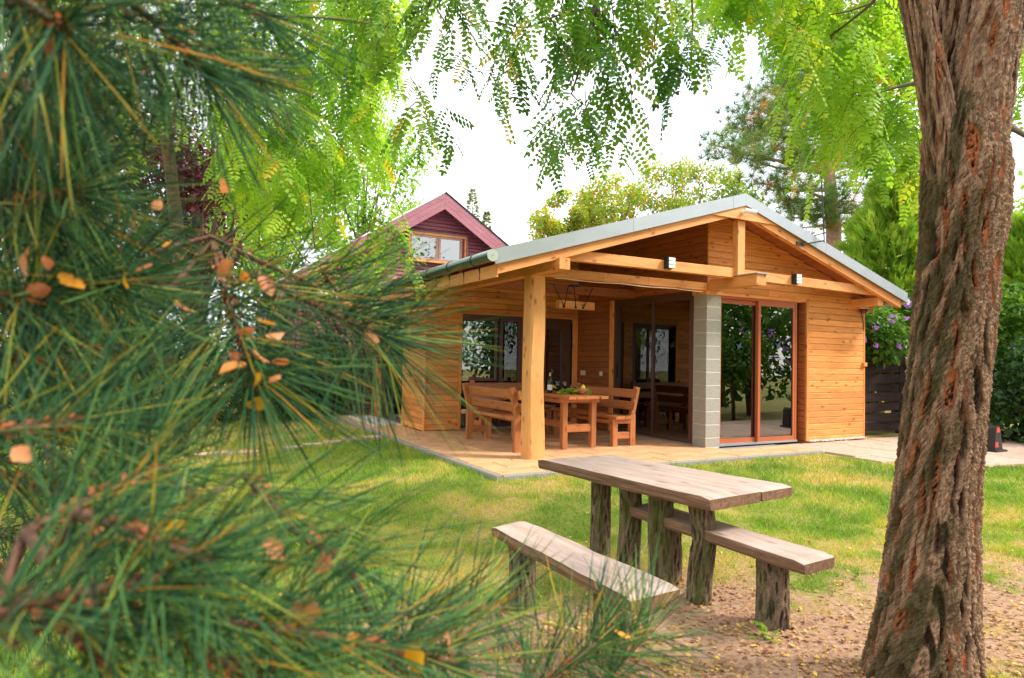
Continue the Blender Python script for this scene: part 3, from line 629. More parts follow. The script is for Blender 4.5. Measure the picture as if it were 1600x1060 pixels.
MB().tube([(3.66, -.05, 2.24), (3.72, -.03, 2.15), (3.76, -.03, 2.05), (3.78, -.03, 1.9)], .006, 6).build('wire', M['black'], t)
tag(board('wood_block', (3.74, -.045, 1.29), (3.83, -.045, 1.29), .07, .04, hm), 'small wooden block fixed to the right end of the front wall', 'block')
for (yy, lab) in ((3.2, 'double power socket on the porch side wall near the corner'), (2.62, 'single switch on the porch side wall beside the sliding door')):
    wd = .15 if yy > 3 else .08
    t = thing('wall_socket', lab, 'socket', (0, yy, 1.04), 'sockets on the porch side wall'); MB().box((-.018, yy-wd/2, .985), (.0015, yy+wd/2, 1.075)).build('plate', M['cream'], t)
    for k in ((-.036, .036) if wd > .1 else (0,)): MB().tube([(-.0195, yy+k, 1.03), (-.0175, yy+k, 1.03)], .022, 12).build('socket_insert', M['white'], t)
for i, (u, v, ax, val, col, lab) in enumerate(((1052, 540, 'x', .03, 'black', 'black bird silhouette sticker on the porch sliding door'), (1158, 541, 'y', .05, 'bluedec', 'blue bird silhouette sticker on the left leaf of the front door'), (1215, 540, 'y', .05, 'bluedec', 'blue bird silhouette sticker on the right leaf of the front door'))):
    if 'bluedec' not in M: M['bluedec'] = plain('blue_film', (.03, .08, .12), .4, bump=0)
    p = hit(u, v, ax, val); d = .0
    sh = [(-.09, .05), (-.02, .01), (.0, .03), (.05, .08), (.03, .0), (.09, -.03), (.02, -.02), (-.04, -.05), (-.03, -.01)]
    if ax == 'x': Vv = [(p[0]-.02, p[1]-a_, p[2]+b_) for a_, b_ in sh]
    else: Vv = [(p[0]+a_, p[1]-.02-.05*(u > 1190), p[2]+b_) for a_, b_ in sh]
    if ax == 'y': Vv = [(a_, .09-(.05 if u > 1190 else 0)-.003+.0, c_) for a_, b__, c_ in Vv]
    else: Vv = [(.045-.0+.018 if p[1] > 1.2 else .012, b__, c_) for a_, b__, c_ in Vv]
    Vv = np.array(Vv); n_ = len(sh); thk = np.array([0, -.0012, 0]) if ax == 'y' else np.array([-.0012, 0, 0])
    m_ = MB(); m_.add(np.vstack([Vv, Vv+thk]), [(k, (k+1) % n_, n_+(k+1) % n_, n_+k) for k in range(n_)], [(0, k, k+1) for k in range(1, n_-1)]+[(n_, n_+k+1, n_+k) for k in range(1, n_-1)])
    tag(m_.build('bird_sticker', M[col]), lab, 'sticker', 'bird stickers on the glass doors')
# hanging beam lamp
t = thing('hanging_lamp', 'rustic wooden beam lamp hung on black chains over the porch table', 'lamp', (-1.55, 1.35, 2.1))
a = hit(871, 476, 'y', 1.35); e = hit(926, 478, 'y', 1.35)
board('beam', (a[0], 1.35, 2.135), (e[0], 1.35, 2.135), .125, .11, M['beam'], t)
for fx, tx in ((.12, -.12), (.45, .45), (.66, 1.0), (.12, .3)):
    x = a[0]+(e[0]-a[0])*fx; x2 = a[0]+(e[0]-a[0])*tx
    MB().tube([(x, 1.285, 2.1), (x+(x2-x)*.3, 1.30, 2.2), (x2, 1.35, 2.44)], .008, 6).build('chain', M['darkmetal'], t); MB().tube([(x, 1.28, 2.1), (x, 1.295, 2.1)], .02, 8).build('bolt', M['darkmetal'], t)
MB().box((a[0]+.25, 1.30, 2.435), (a[0]+.42, 1.40, 2.46)).build('ceiling_plate', M['darkmetal'], t)

# ------------------------------------------------------------------ porch furniture
fm = M['furn']
T = thing('porch_table', 'reddish brown plank dining table on the porch', 'table', (-1.86, 1.4, 0))
TX0, TX1, TY0, TY1, TZ = -2.19, -1.50, .42, 2.35, .765
for k in range(5):
    w5 = (TX1-TX0)/5; x = TX0+w5*(k+.5); j = random.uniform(-.02, .02)
    board('top_plank', (x, TY0+j, TZ-.022), (x, TY1+j, TZ-.022), .044, w5-.010, fm, T, ch=.005)
for y in (.66, 2.12):
    for x in (-2.10, -1.60): board('leg', (x, y, 0), (x, y, .70), .085, .085, fm, T, up=(1, 0, 0), ch=.006)
    board('apron', (-2.17, y-.001, .69), (-1.52, y-.001, .69), .058, .10, fm, T); board('stretcher', (-2.056, y, .29), (-1.644, y, .29), .11, .05, fm, T)
board('stretcher', (-1.85, .69, .30), (-1.85, 2.09, .30), .10, .05, fm, T); board('side_rail', (-2.13, .72, .685), (-2.13, 2.06, .685), .07, .03, fm, T)
def porch_bench(label, org, ang, length):
    """local: seat runs along +u, faces +v; back at v = 0"""
    t = thing('porch_bench', label, 'bench', (org[0], org[1], 0), 'plank benches around the porch table'); ca, sa = math.cos(ang), math.sin(ang)
    def P(u, v, z): return (org[0]+u*ca-v*sa, org[1]+u*sa+v*ca, z)
    U = (ca, sa, 0); Vv = (-sa, ca, 0)
    for u in (.06, length-.06):
        board('back_leg', P(u, .05, 0), P(u, .05, .47), .10, .07, fm, t, up=Vv); board('back_post', P(u, .05, .47), P(u, -.045, .88), .075, .07, fm, t, up=Vv)
        board('leg', P(u, .38, 0), P(u, .38, .405), .09, .07, fm, t, up=Vv); board('side_rail', P(u, .105, .37), P(u, .43, .37), .07, .07*.9, fm, t)
        board('side_stretcher', P(u, .105, .16), P(u, .333, .16), .10, .05, fm, t)
    for k, v in enumerate((.17, .345)): board('seat_plank', P(-.05, v, .432), P(length+.05, v, .432), .165, .045, fm, t, up=Vv, ch=.006)
    board('seat_rail', P(.1, .40, .36), P(length-.1, .40, .36), .06, .03, fm, t)
    for z, v in ((.60, .075), (.78, .032)): board('back_plank', P(-.05, v, z), P(length+.05, v, z), .13, .04, fm, t, up=(-(-sa)*.22, -ca*.22, 1), ch=.008)
    return t
porch_bench('plank bench beside the porch post, seen from behind its backrest', (-2.94, 2.22), -math.pi/2, 1.66)
porch_bench('plank bench between the porch table and the sliding door', (-.86, .55), math.pi/2, 1.7)
porch_bench('plank bench at the back of the porch against the window', (-1.0, 3.12), math.pi, 1.45)
def at_table(u, v): p = hit(u, v, 'z', TZ+.002); return p
x, y = -1.96, 1.20
p = hit(859, 610, 'x', -2.02); bx_, by_ = -2.02, p[1]
t = thing('wine_bottle', 'dark wine bottle with white label on the porch table', 'bottle', (bx_, by_, TZ))
MB().lathe([(0, 0), (.037, 0), (.038, .01), (.038, .19), (.03, .215), (.014, .24), (.0135, .27)], (bx_, by_, TZ), 20).build('body', M['bottle'], t, True)
MB().lathe([(.0145, .262), (.0155, .264), (.0155, .31), (0, .312)], (bx_, by_, TZ), 16).build('capsule', M['cork'], t, True)
MB().lathe([(.0386, .05), (.0386, .13)], (bx_, by_, TZ), 20).build('label_band', M['paper'], t, True)
for (u, lab) in ((871, 'wine glass nearest the bottle on the porch table'), (882, 'wine glass behind the leafy grapes on the porch table')):
    p = hit(u, 611, 'x', -1.93 if u < 875 else -1.86); c = (p[0], p[1], TZ)
    t = thing('wine_glass', lab, 'glass', c, 'wine glasses on the porch table')
    MB().lathe([(.0, .002), (.034, .002), (.034, .005), (.004, .009), (.004, .08)], c, 16).build('stem', M['clear'], t, True)
    MB().lathe([(.004, .08), (.03, .098), (.038, .13), (.036, .16), (.031, .185)], c, 20).build('cup', M['clear'], t, True); MB().lathe([(.0, .087), (.026, .099), (.0355, .122), (0, .122)], c, 16).build('wine', M['grape'], t, True)
p = hit(909, 613, 'x', -1.66); c = (p[0], p[1], TZ)
t = tag(MB().lathe([(0, .004), (.055, .0), (.075, .02), (.12, .085), (.112, .088), (.07, .03), (0, .02)], c, 24).build('fruit_bowl', M['bowl'], None, True), 'round wooden fruit bowl on the porch table', 'bowl')
tag(MB().lathe([(0, -.05), (.012, -.047), (.03, -.025), (.036, 0), (.03, .025), (.012, .047), (0, .052)], (c[0]+.01, c[1]-.02, c[2]+.095), 16).build('lemon', M['lemon'], None, True), 'yellow lemon in the wooden fruit bowl', 'lemon')
leafT = np.array([(0, 0, 0), (.35, .38, .06), (.75, .30, .02), (1, 0, -.08), (.75, -.30, .02), (.35, -.38, .06), (.5, 0, -.03)]); leafF = np.array([(0, 6, 1), (1, 6, 2), (2, 6, 3), (3, 6, 4), (4, 6, 5), (5, 6, 0)])
t = thing('grape_sprig', 'vine leaves and dark grapes heaped beside the fruit bowl', 'grapes', (c[0]-.12, c[1]-.05, TZ))
nL = 26; lp = np.stack([c[0]-.20+RNG.normal(0, .11, nL), c[1]-.02+RNG.normal(0, .09, nL), TZ+RNG.uniform(.015, .10, nL)], 1)
ax_ = unit(np.stack([RNG.normal(0, 1, nL), RNG.normal(-.3, 1, nL), RNG.normal(0, .35, nL)], 1)); zz = unit(np.cross(ax_, np.stack([RNG.normal(0, .4, nL), RNG.normal(0, .4, nL), np.ones(nL)], 1))); nn_ = np.cross(zz, ax_)
for k in range(nL):
    Rm = np.stack([ax_[k], zz[k], np.cross(ax_[k], zz[k])], 1); V, Fs, at = scatter_template(leafT, [leafF], lp[k:k+1], Rm[None], np.array([RNG.uniform(.08, .13)]), np.array([RNG.uniform(.4, 1)]))
    link('vine_leaf', npmesh('vine_leaf', V-lp[k], Fs, at, True), M['lush'], t, loc=lp[k])
for k in range(30):
    q = (c[0]-.16+RNG.normal(0, .045), c[1]+.03+RNG.normal(0, .04), TZ+.012+abs(RNG.normal(0, .04))); MB().lathe([(0, -.011), (.008, -.008), (.011, 0), (.008, .008), (0, .011)], q, 8).build('grape', M['grape'], t, True)

# ------------------------------------------------------------------ bark
def voro(u, v, wrap, seed):
    """F1,F2 of jittered cells, periodic in u with integer period wrap"""
    ui = np.floor(u).astype(int); vi = np.floor(v).astype(int); f1 = np.full(u.shape, 9.); f2 = f1.copy()
    for du in (-1, 0, 1):
        for dv in (-1, 0, 1):
            a = ui+du; b_ = vi+dv; aw = np.mod(a, wrap); jx = _tab[(aw*7+seed*31+b_*3) & 255, (b_*5+seed+aw) & 255]; jy = _tab[(b_*11+seed*13+aw) & 255, (aw*3+seed*7+b_) & 255]
            d = np.hypot(a+.1+.8*jx-u, b_+.1+.8*jy-v); f2 = np.minimum(f2, np.maximum(f1, d)); f1 = np.minimum(f1, d)
    return f1, f2
def bark_tube(P, R, nth, nz, cell=.05, elong=4.5, depth=.02, seed=1, twist=.6, cap=False, moss_dir=(-1, .2), moss=.6, innerf=1.0, lump=.02):
    """tube with furrowed bark; P spine control points, R radii"""
    P = np.asarray(P, float); R = np.asarray(R, float); s = np.concatenate([[0], np.cumsum(np.linalg.norm(np.diff(P, axis=0), axis=1))]); L_ = s[-1]
    ss = np.linspace(0, L_, nz); f = lambda c: np.interp(ss, s, c)
    k = max(3, nz//14); ker = np.ones(k)/k
    def sm(a): return np.convolve(np.pad(a, k, mode='reflect', reflect_type='odd'), ker, 'same')[k:-k]
    C = np.stack([sm(f(P[:, i])) for i in range(3)], 1); r = sm(f(R))
    Tn = unit(np.gradient(C, axis=0)); ref = np.array([1., 0, 0]); A = []; B = []
    for t_ in Tn:
        b_ = unit(np.cross(t_, ref)); a_ = np.cross(b_, t_); A.append(a_); B.append(b_); ref = a_
    A = np.array(A); B = np.array(B); th = np.arange(nth)*2*np.pi/nth
    TH, SS = np.meshgrid(th, ss); rm = R.mean(); wrap = max(5, int(round(2*np.pi*rm/cell))); u = TH/(2*np.pi)*wrap
    cs, sn = np.cos(TH), np.sin(TH)
    wob = (fbm(cs*2+SS*2.5, sn*2+SS*1.7, seed, 3)-.5)*2.2+twist*SS*2*np.pi*rm/ cell*.12
    v = SS/(cell*elong)+(fbm(cs*3, sn*3+SS*6, seed+3, 2)-.5)*.8
    tri = lambda q: 1-np.abs(2*(q-np.floor(q))-1)
    w1 = (fbm(cs*1.6+SS*1.9, sn*1.6+SS*1.5, seed+21, 3)-.5)*2.4; w2 = (fbm(cs*1.6-SS*1.9, sn*1.6+SS*1.7, seed+31, 3)-.5)*2.4
    zz_ = SS/(cell*elong*2)
    r1 = tri(u/2*2/2+zz_*1.0+w1+wob*.15)*(.70+.55*fbm(cs*3+SS*4, sn*3+SS*2, seed+41, 2)); r2 = tri(u/2-zz_*.85+w2+wob*.15)*(.70+.55*fbm(cs*3-SS*4, sn*3+SS*3, seed+43, 2))
    rdg = np.maximum(r1, r2); e = rdg
    f1, f2 = voro(u*1.6+wob*1.3, v*1.5+7, int(wrap*1.6+.5), seed+5) if False else (0, 0)
    g1, g2 = voro((u+wob)*2, v*1.3+7, wrap*2, seed+5); e2 = g2-g1
    fine = fbm(cs*14+SS*4, sn*14+SS*60, seed+9, 4); strand = fbm(cs*wrap*.42+wob*.4, sn*wrap*.42+SS*3.5, seed+27, 4)
    c1_, c2_ = voro((u+wob*.7)*2.3, v*4.2+3, int(wrap*2.3+.5), seed+6); crk = 1-sstep(0, .16, c2_-c1_); hf = fbm(cs*40+SS*9, sn*40+SS*120, seed+19, 3)
    h = sstep(.30, .66, rdg)*.58-.05*crk*sstep(.4, .8, rdg)+(fine-.5)*.40+(strand-.5)*.42+(hf-.5)*.36+.22
    lumpn = fbm(cs*1.2+SS*1.1, sn*1.2+SS*.7, seed+2, 3)-.5
    rad = r[:, None]+lump*2*lumpn+depth*(h-.75)
    V = C[:, None]+rad[..., None]*(cs[..., None]*A[:, None]+sn[..., None]*B[:, None])
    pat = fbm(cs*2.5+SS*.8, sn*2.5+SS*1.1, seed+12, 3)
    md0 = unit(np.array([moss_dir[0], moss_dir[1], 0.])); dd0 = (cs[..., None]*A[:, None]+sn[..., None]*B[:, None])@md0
    inner = sstep(.40, .55, pat)*sstep(.14, .28, h)*(1-sstep(.46, .64, h))*innerf*(1-.7*sstep(.0, .7, dd0)); inner = np.clip(inner*1.3, 0, .95)  # orange thinned on the mossy side, light and shade put into the colour
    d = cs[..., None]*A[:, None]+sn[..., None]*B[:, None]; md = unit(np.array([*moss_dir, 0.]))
    ms = sstep(.1, .9, d@md)*moss*sstep(.35, .6, fbm(cs*4+SS*3, sn*4+SS*5, seed+15, 4))  # moss, its dark tint also putting shade into the trunk's left side
    i = np.arange(nz-1)[:, None]*nth; j = np.arange(nth)[None]; jn = (j+1) % nth
    Q = np.stack([i+j, i+jn, i+nth+jn, i+nth+j], -1).reshape(-1, 4); T3 = np.zeros((0, 3), int)
    V = V.reshape(-1, 3); at = {'bark': h.ravel(), 'inner': inner.ravel(), 'moss': ms.ravel()}
    if cap:
        n0 = len(V); V = np.vstack([V, C[:1], C[-1:]]); jj = np.arange(nth); jk = (jj+1) % nth
        T3 = np.concatenate([np.stack([np.full(nth, n0), jk, jj], 1), np.stack([np.full(nth, n0+1), (nz-1)*nth+jj, (nz-1)*nth+jk], 1)])
        at = {k_: np.concatenate([a_, [.5, .5]]) for k_, a_ in at.items()}
    return V, [Q, T3], at
def bark_obj(name, P, R, nth, nz, mat, parent, **kw):
    V, Fs, at = bark_tube(P, R, nth, nz, **kw); c = np.array(P[0], float)
    return link(name, npmesh(name, V-c, Fs, at, False), mat, parent, loc=c)

# ------------------------------------------------------------------ log picnic table and benches
def slab_plank(name, A, B_, C_, D, zt, th, parent, mat=None, seed=1, edges=(1, 1)):
    """plank with outline A(near start) B(near end) C(far end) D(far start), long edges wavy (live edge); grain local X"""
    A, B_, C_, D = [np.array(p, float) for p in (A, B_, C_, D)]; n, m_ = 26, 12
    t = np.linspace(0, 1, n); V = []
    o = (A+B_+C_+D)/4; xd = unit(B_-A); yd = np.array([-xd[1], xd[0]])
    prof = [(0, 0), (.0, -.25), (.012, -.75), (.04, -1), (.5, -1), (.96, -1), (.988, -.75), (1, -.25), (1, 0), (.985, .06), (.5, .085), (.015, .06)]
    for i, ti in enumerate(t):
        pa = A+(B_-A)*ti; pd = D+(C_-D)*ti
        wa = .03*edges[0]*(fbm(ti*5, .3, seed)-.5); wd = .03*edges[1]*(fbm(ti*5, 5.3, seed+2)-.5)
        en = .012*(1-min(1, min(ti, 1-ti)/.03))
        for (f, zz) in prof:
            q = pa+(pd-pa)*f+yd*(wa*(1-f)+wd*f); bulge = .012*(fbm(ti*9+f*3, zz*2, seed+5)-.5)
            if zz < -.2 and zz > -1: q = q+yd*bulge*(1 if f > .5 else -1)
            z = zt+zz*th*(1+.12*(fbm(ti*4, f*2, seed+8)-.5)) if zz <= 0 else zt+zz*.02
            z += -en*(zz > -.1)
            V.append((*q, z))
    V = np.array(V); k = len(prof); i = np.arange(n-1)[:, None]*k; j = np.arange(k)[None]; jn = (j+1) % k
    Q = np.stack([i+j, i+k+j, i+k+jn, i+jn], -1).reshape(-1, 4)
    T3 = np.array([(0, a, a+1) for a in range(1, k-1)]+[((n-1)*k, (n-1)*k+a+1, (n-1)*k+a) for a in range(1, k-1)])
    c = np.array([*o, zt-th]); Vl = V-c; Rm = np.array([[xd[0], xd[1], 0], [yd[0], yd[1], 0], [0, 0, 1]]); Vl = Vl@Rm.T
    me = npmesh(name, Vl, [Q, T3]); me.materials.append(M['grey']); me.materials.append(M['greyedge'])
    mi = np.zeros(len(me.polygons), np.int32); jj = np.tile(np.arange(k), n-1); mi[:len(jj)] = np.where((jj <= 7), 1, 0); mi[len(jj):] = 1
    me.polygons.foreach_set('material_index', mi)
    return link(name, me, None, parent, mw=Matrix(((xd[0], yd[0], 0, c[0]), (xd[1], yd[1], 0, c[1]), (0, 0, 1, c[2]), (0, 0, 0, 1))))
TT = .50
T = thing('picnic_table', 'rustic picnic table with weathered plank top on bark covered log legs', 'table', (-4.15, -3.6, -.2))
nl, nr, fr, fl = [hit(u, v, 'z', TT)[:2] for u, v in ((841, 717), (1108, 779), (1239, 758), (942, 709))]
g0 = hit(893, 713, 'z', TT)[:2]; g1 = hit(1186, 768, 'z', TT)[:2]
g0 = nl+(fl-nl)*.52; g1 = nr+(fr-nr)*.60
yd = unit(fr-nr)*.004
slab_plank('top_plank', nl, nr, g1-yd, g0-yd, TT, .075, T, seed=3, edges=(1.2, .1)); slab_plank('top_plank', g0+yd, g1+yd, fr, fl, TT-.003, .07, T, seed=9, edges=(.1, 1))
def log(px, ptop, pbase, dia, seed, bend=0, parent=T, zt=TT-.072, xplane=-4.25):
    a = hit(px, ptop, 'x', xplane); z0 = float(gz(a[0], a[1]))-.06; r = dia/2
    o_ = np.array([cR[0], cR[1]])*bend; P = [(a[0]-o_[0]*.08, a[1]-o_[1]*.08, z0), (a[0]+o_[0]*.05, a[1]+o_[1]*.05, z0+(zt-z0)*.3), (a[0]+o_[0]*.5, a[1]+o_[1]*.5, z0+(zt-z0)*.65), (a[0], a[1], zt)]
    return bark_obj('log_leg', P, [r*1.05, r, r*.97, r], 72, 70, M['logbark'], parent, cell=.03, elong=4, depth=.014, seed=seed, cap=True, moss_dir=(-.6, -.8), moss=.75, innerf=.35, lump=.008)
for px, pt, d, sd, bd in ((939, 752, .155, 3, .0), (984, 765, .165, 5, .02), (1034, 777, .165, 8, -.02), (1094, 790, .15, 12, .06)): log(px, pt, 0, d, sd, bd)
def log_bench(label, A, B_, C_, D, legs, zt=.25, sd=1):
    c = (np.array(A)+np.array(C_))/2; t = thing('log_bench', label, 'bench', (c[0], c[1], -.2), 'log benches by the picnic table')
    slab_plank('seat_plank', A, B_, C_, D, zt, .065, t, seed=sd, edges=(1.2, 1.2))
    for k, (x, y, d) in enumerate(legs):
        z0 = float(gz(x, y))-.06; bark_obj('log_leg', [(x, y, z0), (x+.01, y, (z0+zt)/2), (x, y, zt-.062)], [d*.53, d*.5, d*.49], 72, 50, M['logbark'], t, cell=.03, elong=4, depth=.014, seed=sd+k*3, cap=True, moss_dir=(-.8, .2), moss=.35, innerf=.3, lump=.008)
log_bench('low log bench left of the picnic table, partly hidden by pine needles', (-5.415, -3.60), (-5.42, -4.94), (-5.12, -4.92), (-5.17, -3.53), [(-5.29, -3.76, .165), (-5.24, -4.55, .165)], sd=21)
log_bench('low log bench on the far right side of the picnic table', (-4.30, -3.50), (-4.27, -4.93), (-4.0, -4.91), (-4.03, -3.45), [(-4.14, -4.62, .175), (-4.16, -3.80, .16)], sd=31)

# ------------------------------------------------------------------ red house behind
RY, RW_ = 6.9, 7.3
ap = hit(696, 301, 'y', RY); RX, RZ, RS = ap[0], ap[2], .645
def rz(x): return RZ-RS*abs(x-RX)
RH = thing('red_house', 'dark red boarded house with steep gable behind the wooden house', 'house', (RX, RW_, 0))
rwall = link('gable_wall', MB().prism([(RX-3.2, 0), (RX+3.2, 0), (RX+3.2, rz(RX+3.2)-.2), (RX, RZ-.2), (RX-3.2, rz(RX-3.2)-.2)], RW_+.06, RW_+.25).box((RX-3.2, RW_+.25, 0), (RX-3.0, 14, rz(RX-3.2)-.2)).box((RX+3.0, RW_+.25, 0), (RX+3.2, 14, rz(RX-3.2)-.2)).mesh('wall'), M['red'], RH)
wtl = hit(638, 360, 'y', RW_); wbr = hit(727, 412, 'y', RW_); wz1 = hit(684, 366, 'y', RW_)[2]; wx0, wx1 = wtl[0], wbr[0]; wz0 = wz1-.66
mb = MB(); z = 0; pt = .088; k = 0
while z < RZ-.3:
    ze = z+pt; xa = RX-min(3.2, (RZ-.2-z)/RS); xb = RX+min(3.2, (RZ-.2-z)/RS)
    segs = [(xa, xb)] if not (wz0-.03 < (z+ze)/2 < wz1+.03) else [(xa, wx0-.02), (wx1+.02, xb)]
    for a, c in segs:
        mb.add([(a, RW_+.06, z), (c, RW_+.06, z), (c, RW_+.014, z+.012), (a, RW_+.014, z+.012), (a, RW_+.03, ze-.004), (c, RW_+.03, ze-.004), (c, RW_+.06, ze), (a, RW_+.06, ze)], [(0, 1, 2, 3), (3, 2, 5, 4), (4, 5, 6, 7)])
    z = ze
tag(mb.build('siding', M['red'], RH), kind='stuff')
rr = link('roof', MB().prism([(RX-3.75, rz(RX-3.75)-.05), (RX, RZ-.05), (RX, RZ+.0), (RX-3.75, rz(RX-3.75))], RY+.03, 14.3).prism([(RX, RZ-.05), (RX+3.75, rz(RX+3.75)-.05), (RX+3.75, rz(RX+3.75)), (RX, RZ)], RY+.03, 14.3).mesh('roof'), M['redsheet'], RH)
for s in (-1, 1):
    for k in range(3):
        d0 = .02+k*.125; d1 = d0+.12; x1 = RX+s*3.7
        MB().prism([(RX+s*.001, RZ-d1), (x1, rz(x1)-d1), (x1, rz(x1)-d0), (RX+s*.001, RZ-d0)] if s > 0 else [(x1, rz(x1)-d1), (RX-.001, RZ-d1), (RX-.001, RZ-d0), (x1, rz(x1)-d0)], RY, RY+.025).build('barge_board', M['redtrim'], rr)
    MB().prism([(RX, RZ-.08), (RX+s*3.7, rz(RX+s*3.7)-.08), (RX+s*3.7, rz(RX+s*3.7)-.055), (RX, RZ-.055)], RY+.03, RW_+.06).build('soffit', M['red'], rr)
    MB().prism([(RX, RZ+.002), (RX+s*3.76, rz(RX+s*3.76)+.002), (RX+s*3.76, rz(RX+s*3.76)+.03), (RX, RZ+.03)], RY-.02, RY+.05).build('edge_trim', M['redsheet'] if s < 0 else M['darkmetal'], rr)
rwn = link('window', MB().box((wx0, RW_-.07+.03, wz0), (wx0+.04, RW_-.07+.1, wz1)).box((wx1-.04, RW_-.07+.03, wz0), (wx1, RW_-.07+.1, wz1)).box((wx0+.04, RW_-.07+.03, wz1-.05), (wx1-.04, RW_-.07+.1, wz1)).mesh('window'), M['beam'], RH)
for a, c in (((wx0-.035, RW_-.07+.0, wz0-.02), (wx0-.003, RW_-.07+.03, wz1+.03)), ((wx1+.003, RW_-.07+.0, wz0-.02), (wx1+.035, RW_-.07+.03, wz1+.03)), ((wx0-.02, RW_-.07+.0, wz1+.003), (wx1+.02, RW_-.07+.028, wz1+.03))): MB().box(a, c).build('casing', M['redtrim'], rwn)
MB().box((wx0-.02, RW_-.10, wz0-.05), (wx1+.02, RW_-.07+.08, wz0-.003)).build('sill', M['beam'], rwn)
wm = (wx0+wx1)/2+.02
for a, c in ((wx0+.04, wm-.005), (wm+.005, wx1-.10)):
    f_ = .055
    cs_ = link('casement', MB().box((a, RW_-.07+.055, wz0), (a+f_, RW_-.07+.1, wz1-.05)).box((c-f_, RW_-.07+.055, wz0), (c, RW_-.07+.1, wz1-.05)).box((a+f_, RW_-.07+.055, wz0), (c-f_, RW_-.07+.1, wz0+f_)).box((a+f_, RW_-.07+.055, wz1-.05-f_), (c-f_, RW_-.07+.1, wz1-.05)).mesh('casement'), M['cream'], rwn)
    cs_.data.materials.clear(); cs_.data.materials.append(M['lilactrim'])
    MB().box((a+f_, RW_-.07+.07, wz0+f_), (c-f_, RW_-.07+.076, wz1-.05-f_)).build('pane', M['glass2'], cs_)
MB().box((wx0+.1, RW_-.07+.09, wz0+.03), (wm-.08, RW_-.07+.095, wz1-.16)).build('blind', M['white'], rwn)
MB().box((wx0-.02, RW_-.09, wz1+.035), (wx1-.3, RW_-.07+.02, wz1+.05)).build('drip_bar', M['darkmetal'], rwn)
p = hit(603, 340, 'y', 8.0); MB().tube([(p[0], 8, p[2]-.5), (p[0], 8, p[2]+.02)], .05, 14).tube([(p[0], 8, p[2]+.02), (p[0], 8, p[2]+.2)], .075, 14).build('chimney', M['white'], rr)
p = hit(522, 452, 'y', RW_-.03); t = thing('flood_light', 'white flood light on the red house wall beside the gutter', 'lamp', p)
MB().box((p[0]-.10, p[1]-.05, p[2]-.08), (p[0]+.10, p[1], p[2]+.08)).build('housing', M['white'], t); MB().box((p[0]-.125, p[1]-.04, p[2]-.07), (p[0]-.102, p[1]+.04, p[2]+.07)).build('bracket', M['darkmetal'], t)
p0 = hit(500, 457, 'y', RW_-.3); p1 = hit(532, 470, 'y', RW_-.3)
tag(MB().tube([p0-(p1-p0)*1.5, p1], .05, 12).build('rain_pipe', M['redsheet']), 'pale sloping rain pipe at the foot of the red gable', 'pipe')

# ------------------------------------------------------------------ fence and small device at the right
FN = thing('plank_fence', 'dark brown woven plank fence right of the wooden house', 'fence', (3.9, .4, 0))
for px_ in range(3):
    x0 = 3.86+px_*1.75
    board('post', (x0+.04, .47, -.1), (x0+.04, .47, 1.5), .08, .08, M['fence'], FN, up=(1, 0, 0))
    for k in range(8):
        z = .03+k*.185; sgn = 1 if (k+px_) % 2 else -1; V = []; n_ = 12
        for i in range(n_+1):
            t_ = i/n_; x = x0+t_*1.74; yb = .42+sgn*.028*math.sin(t_*math.pi*2)+.01*math.sin(k*3+t_*9); zz = z+.012*math.sin(k*1.7+t_*4)
            V += [(x, yb-.01, zz), (x, yb-.01, zz+.165), (x, yb+.008, zz+.165), (x, yb+.008, zz)]
        Q = [(i*4+j, i*4+4+j, i*4+4+(j+1) % 4, i*4+(j+1) % 4) for i in range(n_) for j in range(4)]+[(0, 1, 2, 3), (n_*4+3, n_*4+2, n_*4+1, n_*4)]
        MB().add(V, Q).build('plank', M['fence'], FN)
p = hit(1551, 705, 'z', -.025); t = thing('garden_device', 'small upright black and red plastic device on the paving right of the trunk', 'device', p)
x, y, z = p
def fr_(pts, w0, w1, nm, mat):     # prism in the plane facing the camera-ish direction (x), extruded along y
    MB().prism([(x+a, z+b_) for a, b_ in pts], y+w0, y+w1).build(nm, mat, t)
fr_([(-.13, 0), (.20, 0), (.17, .03), (-.13, .03)], -.12, .12, 'base', M['black']); fr_([(-.10, .03), (.13, .03), (.06, .36), (.02, .40), (-.05, .40), (-.08, .36)], -.08, .08, 'body', M['black'])
fr_([(-.07, .30), (.035, .30), (.02, .375), (-.05, .375)], -.088, -.081, 'red_light', M['redplastic']); fr_([(-.10, .07), (-.01, .07), (-.02, .15), (-.10, .15)], -.088, -.081, 'red_panel', M['redplastic'])

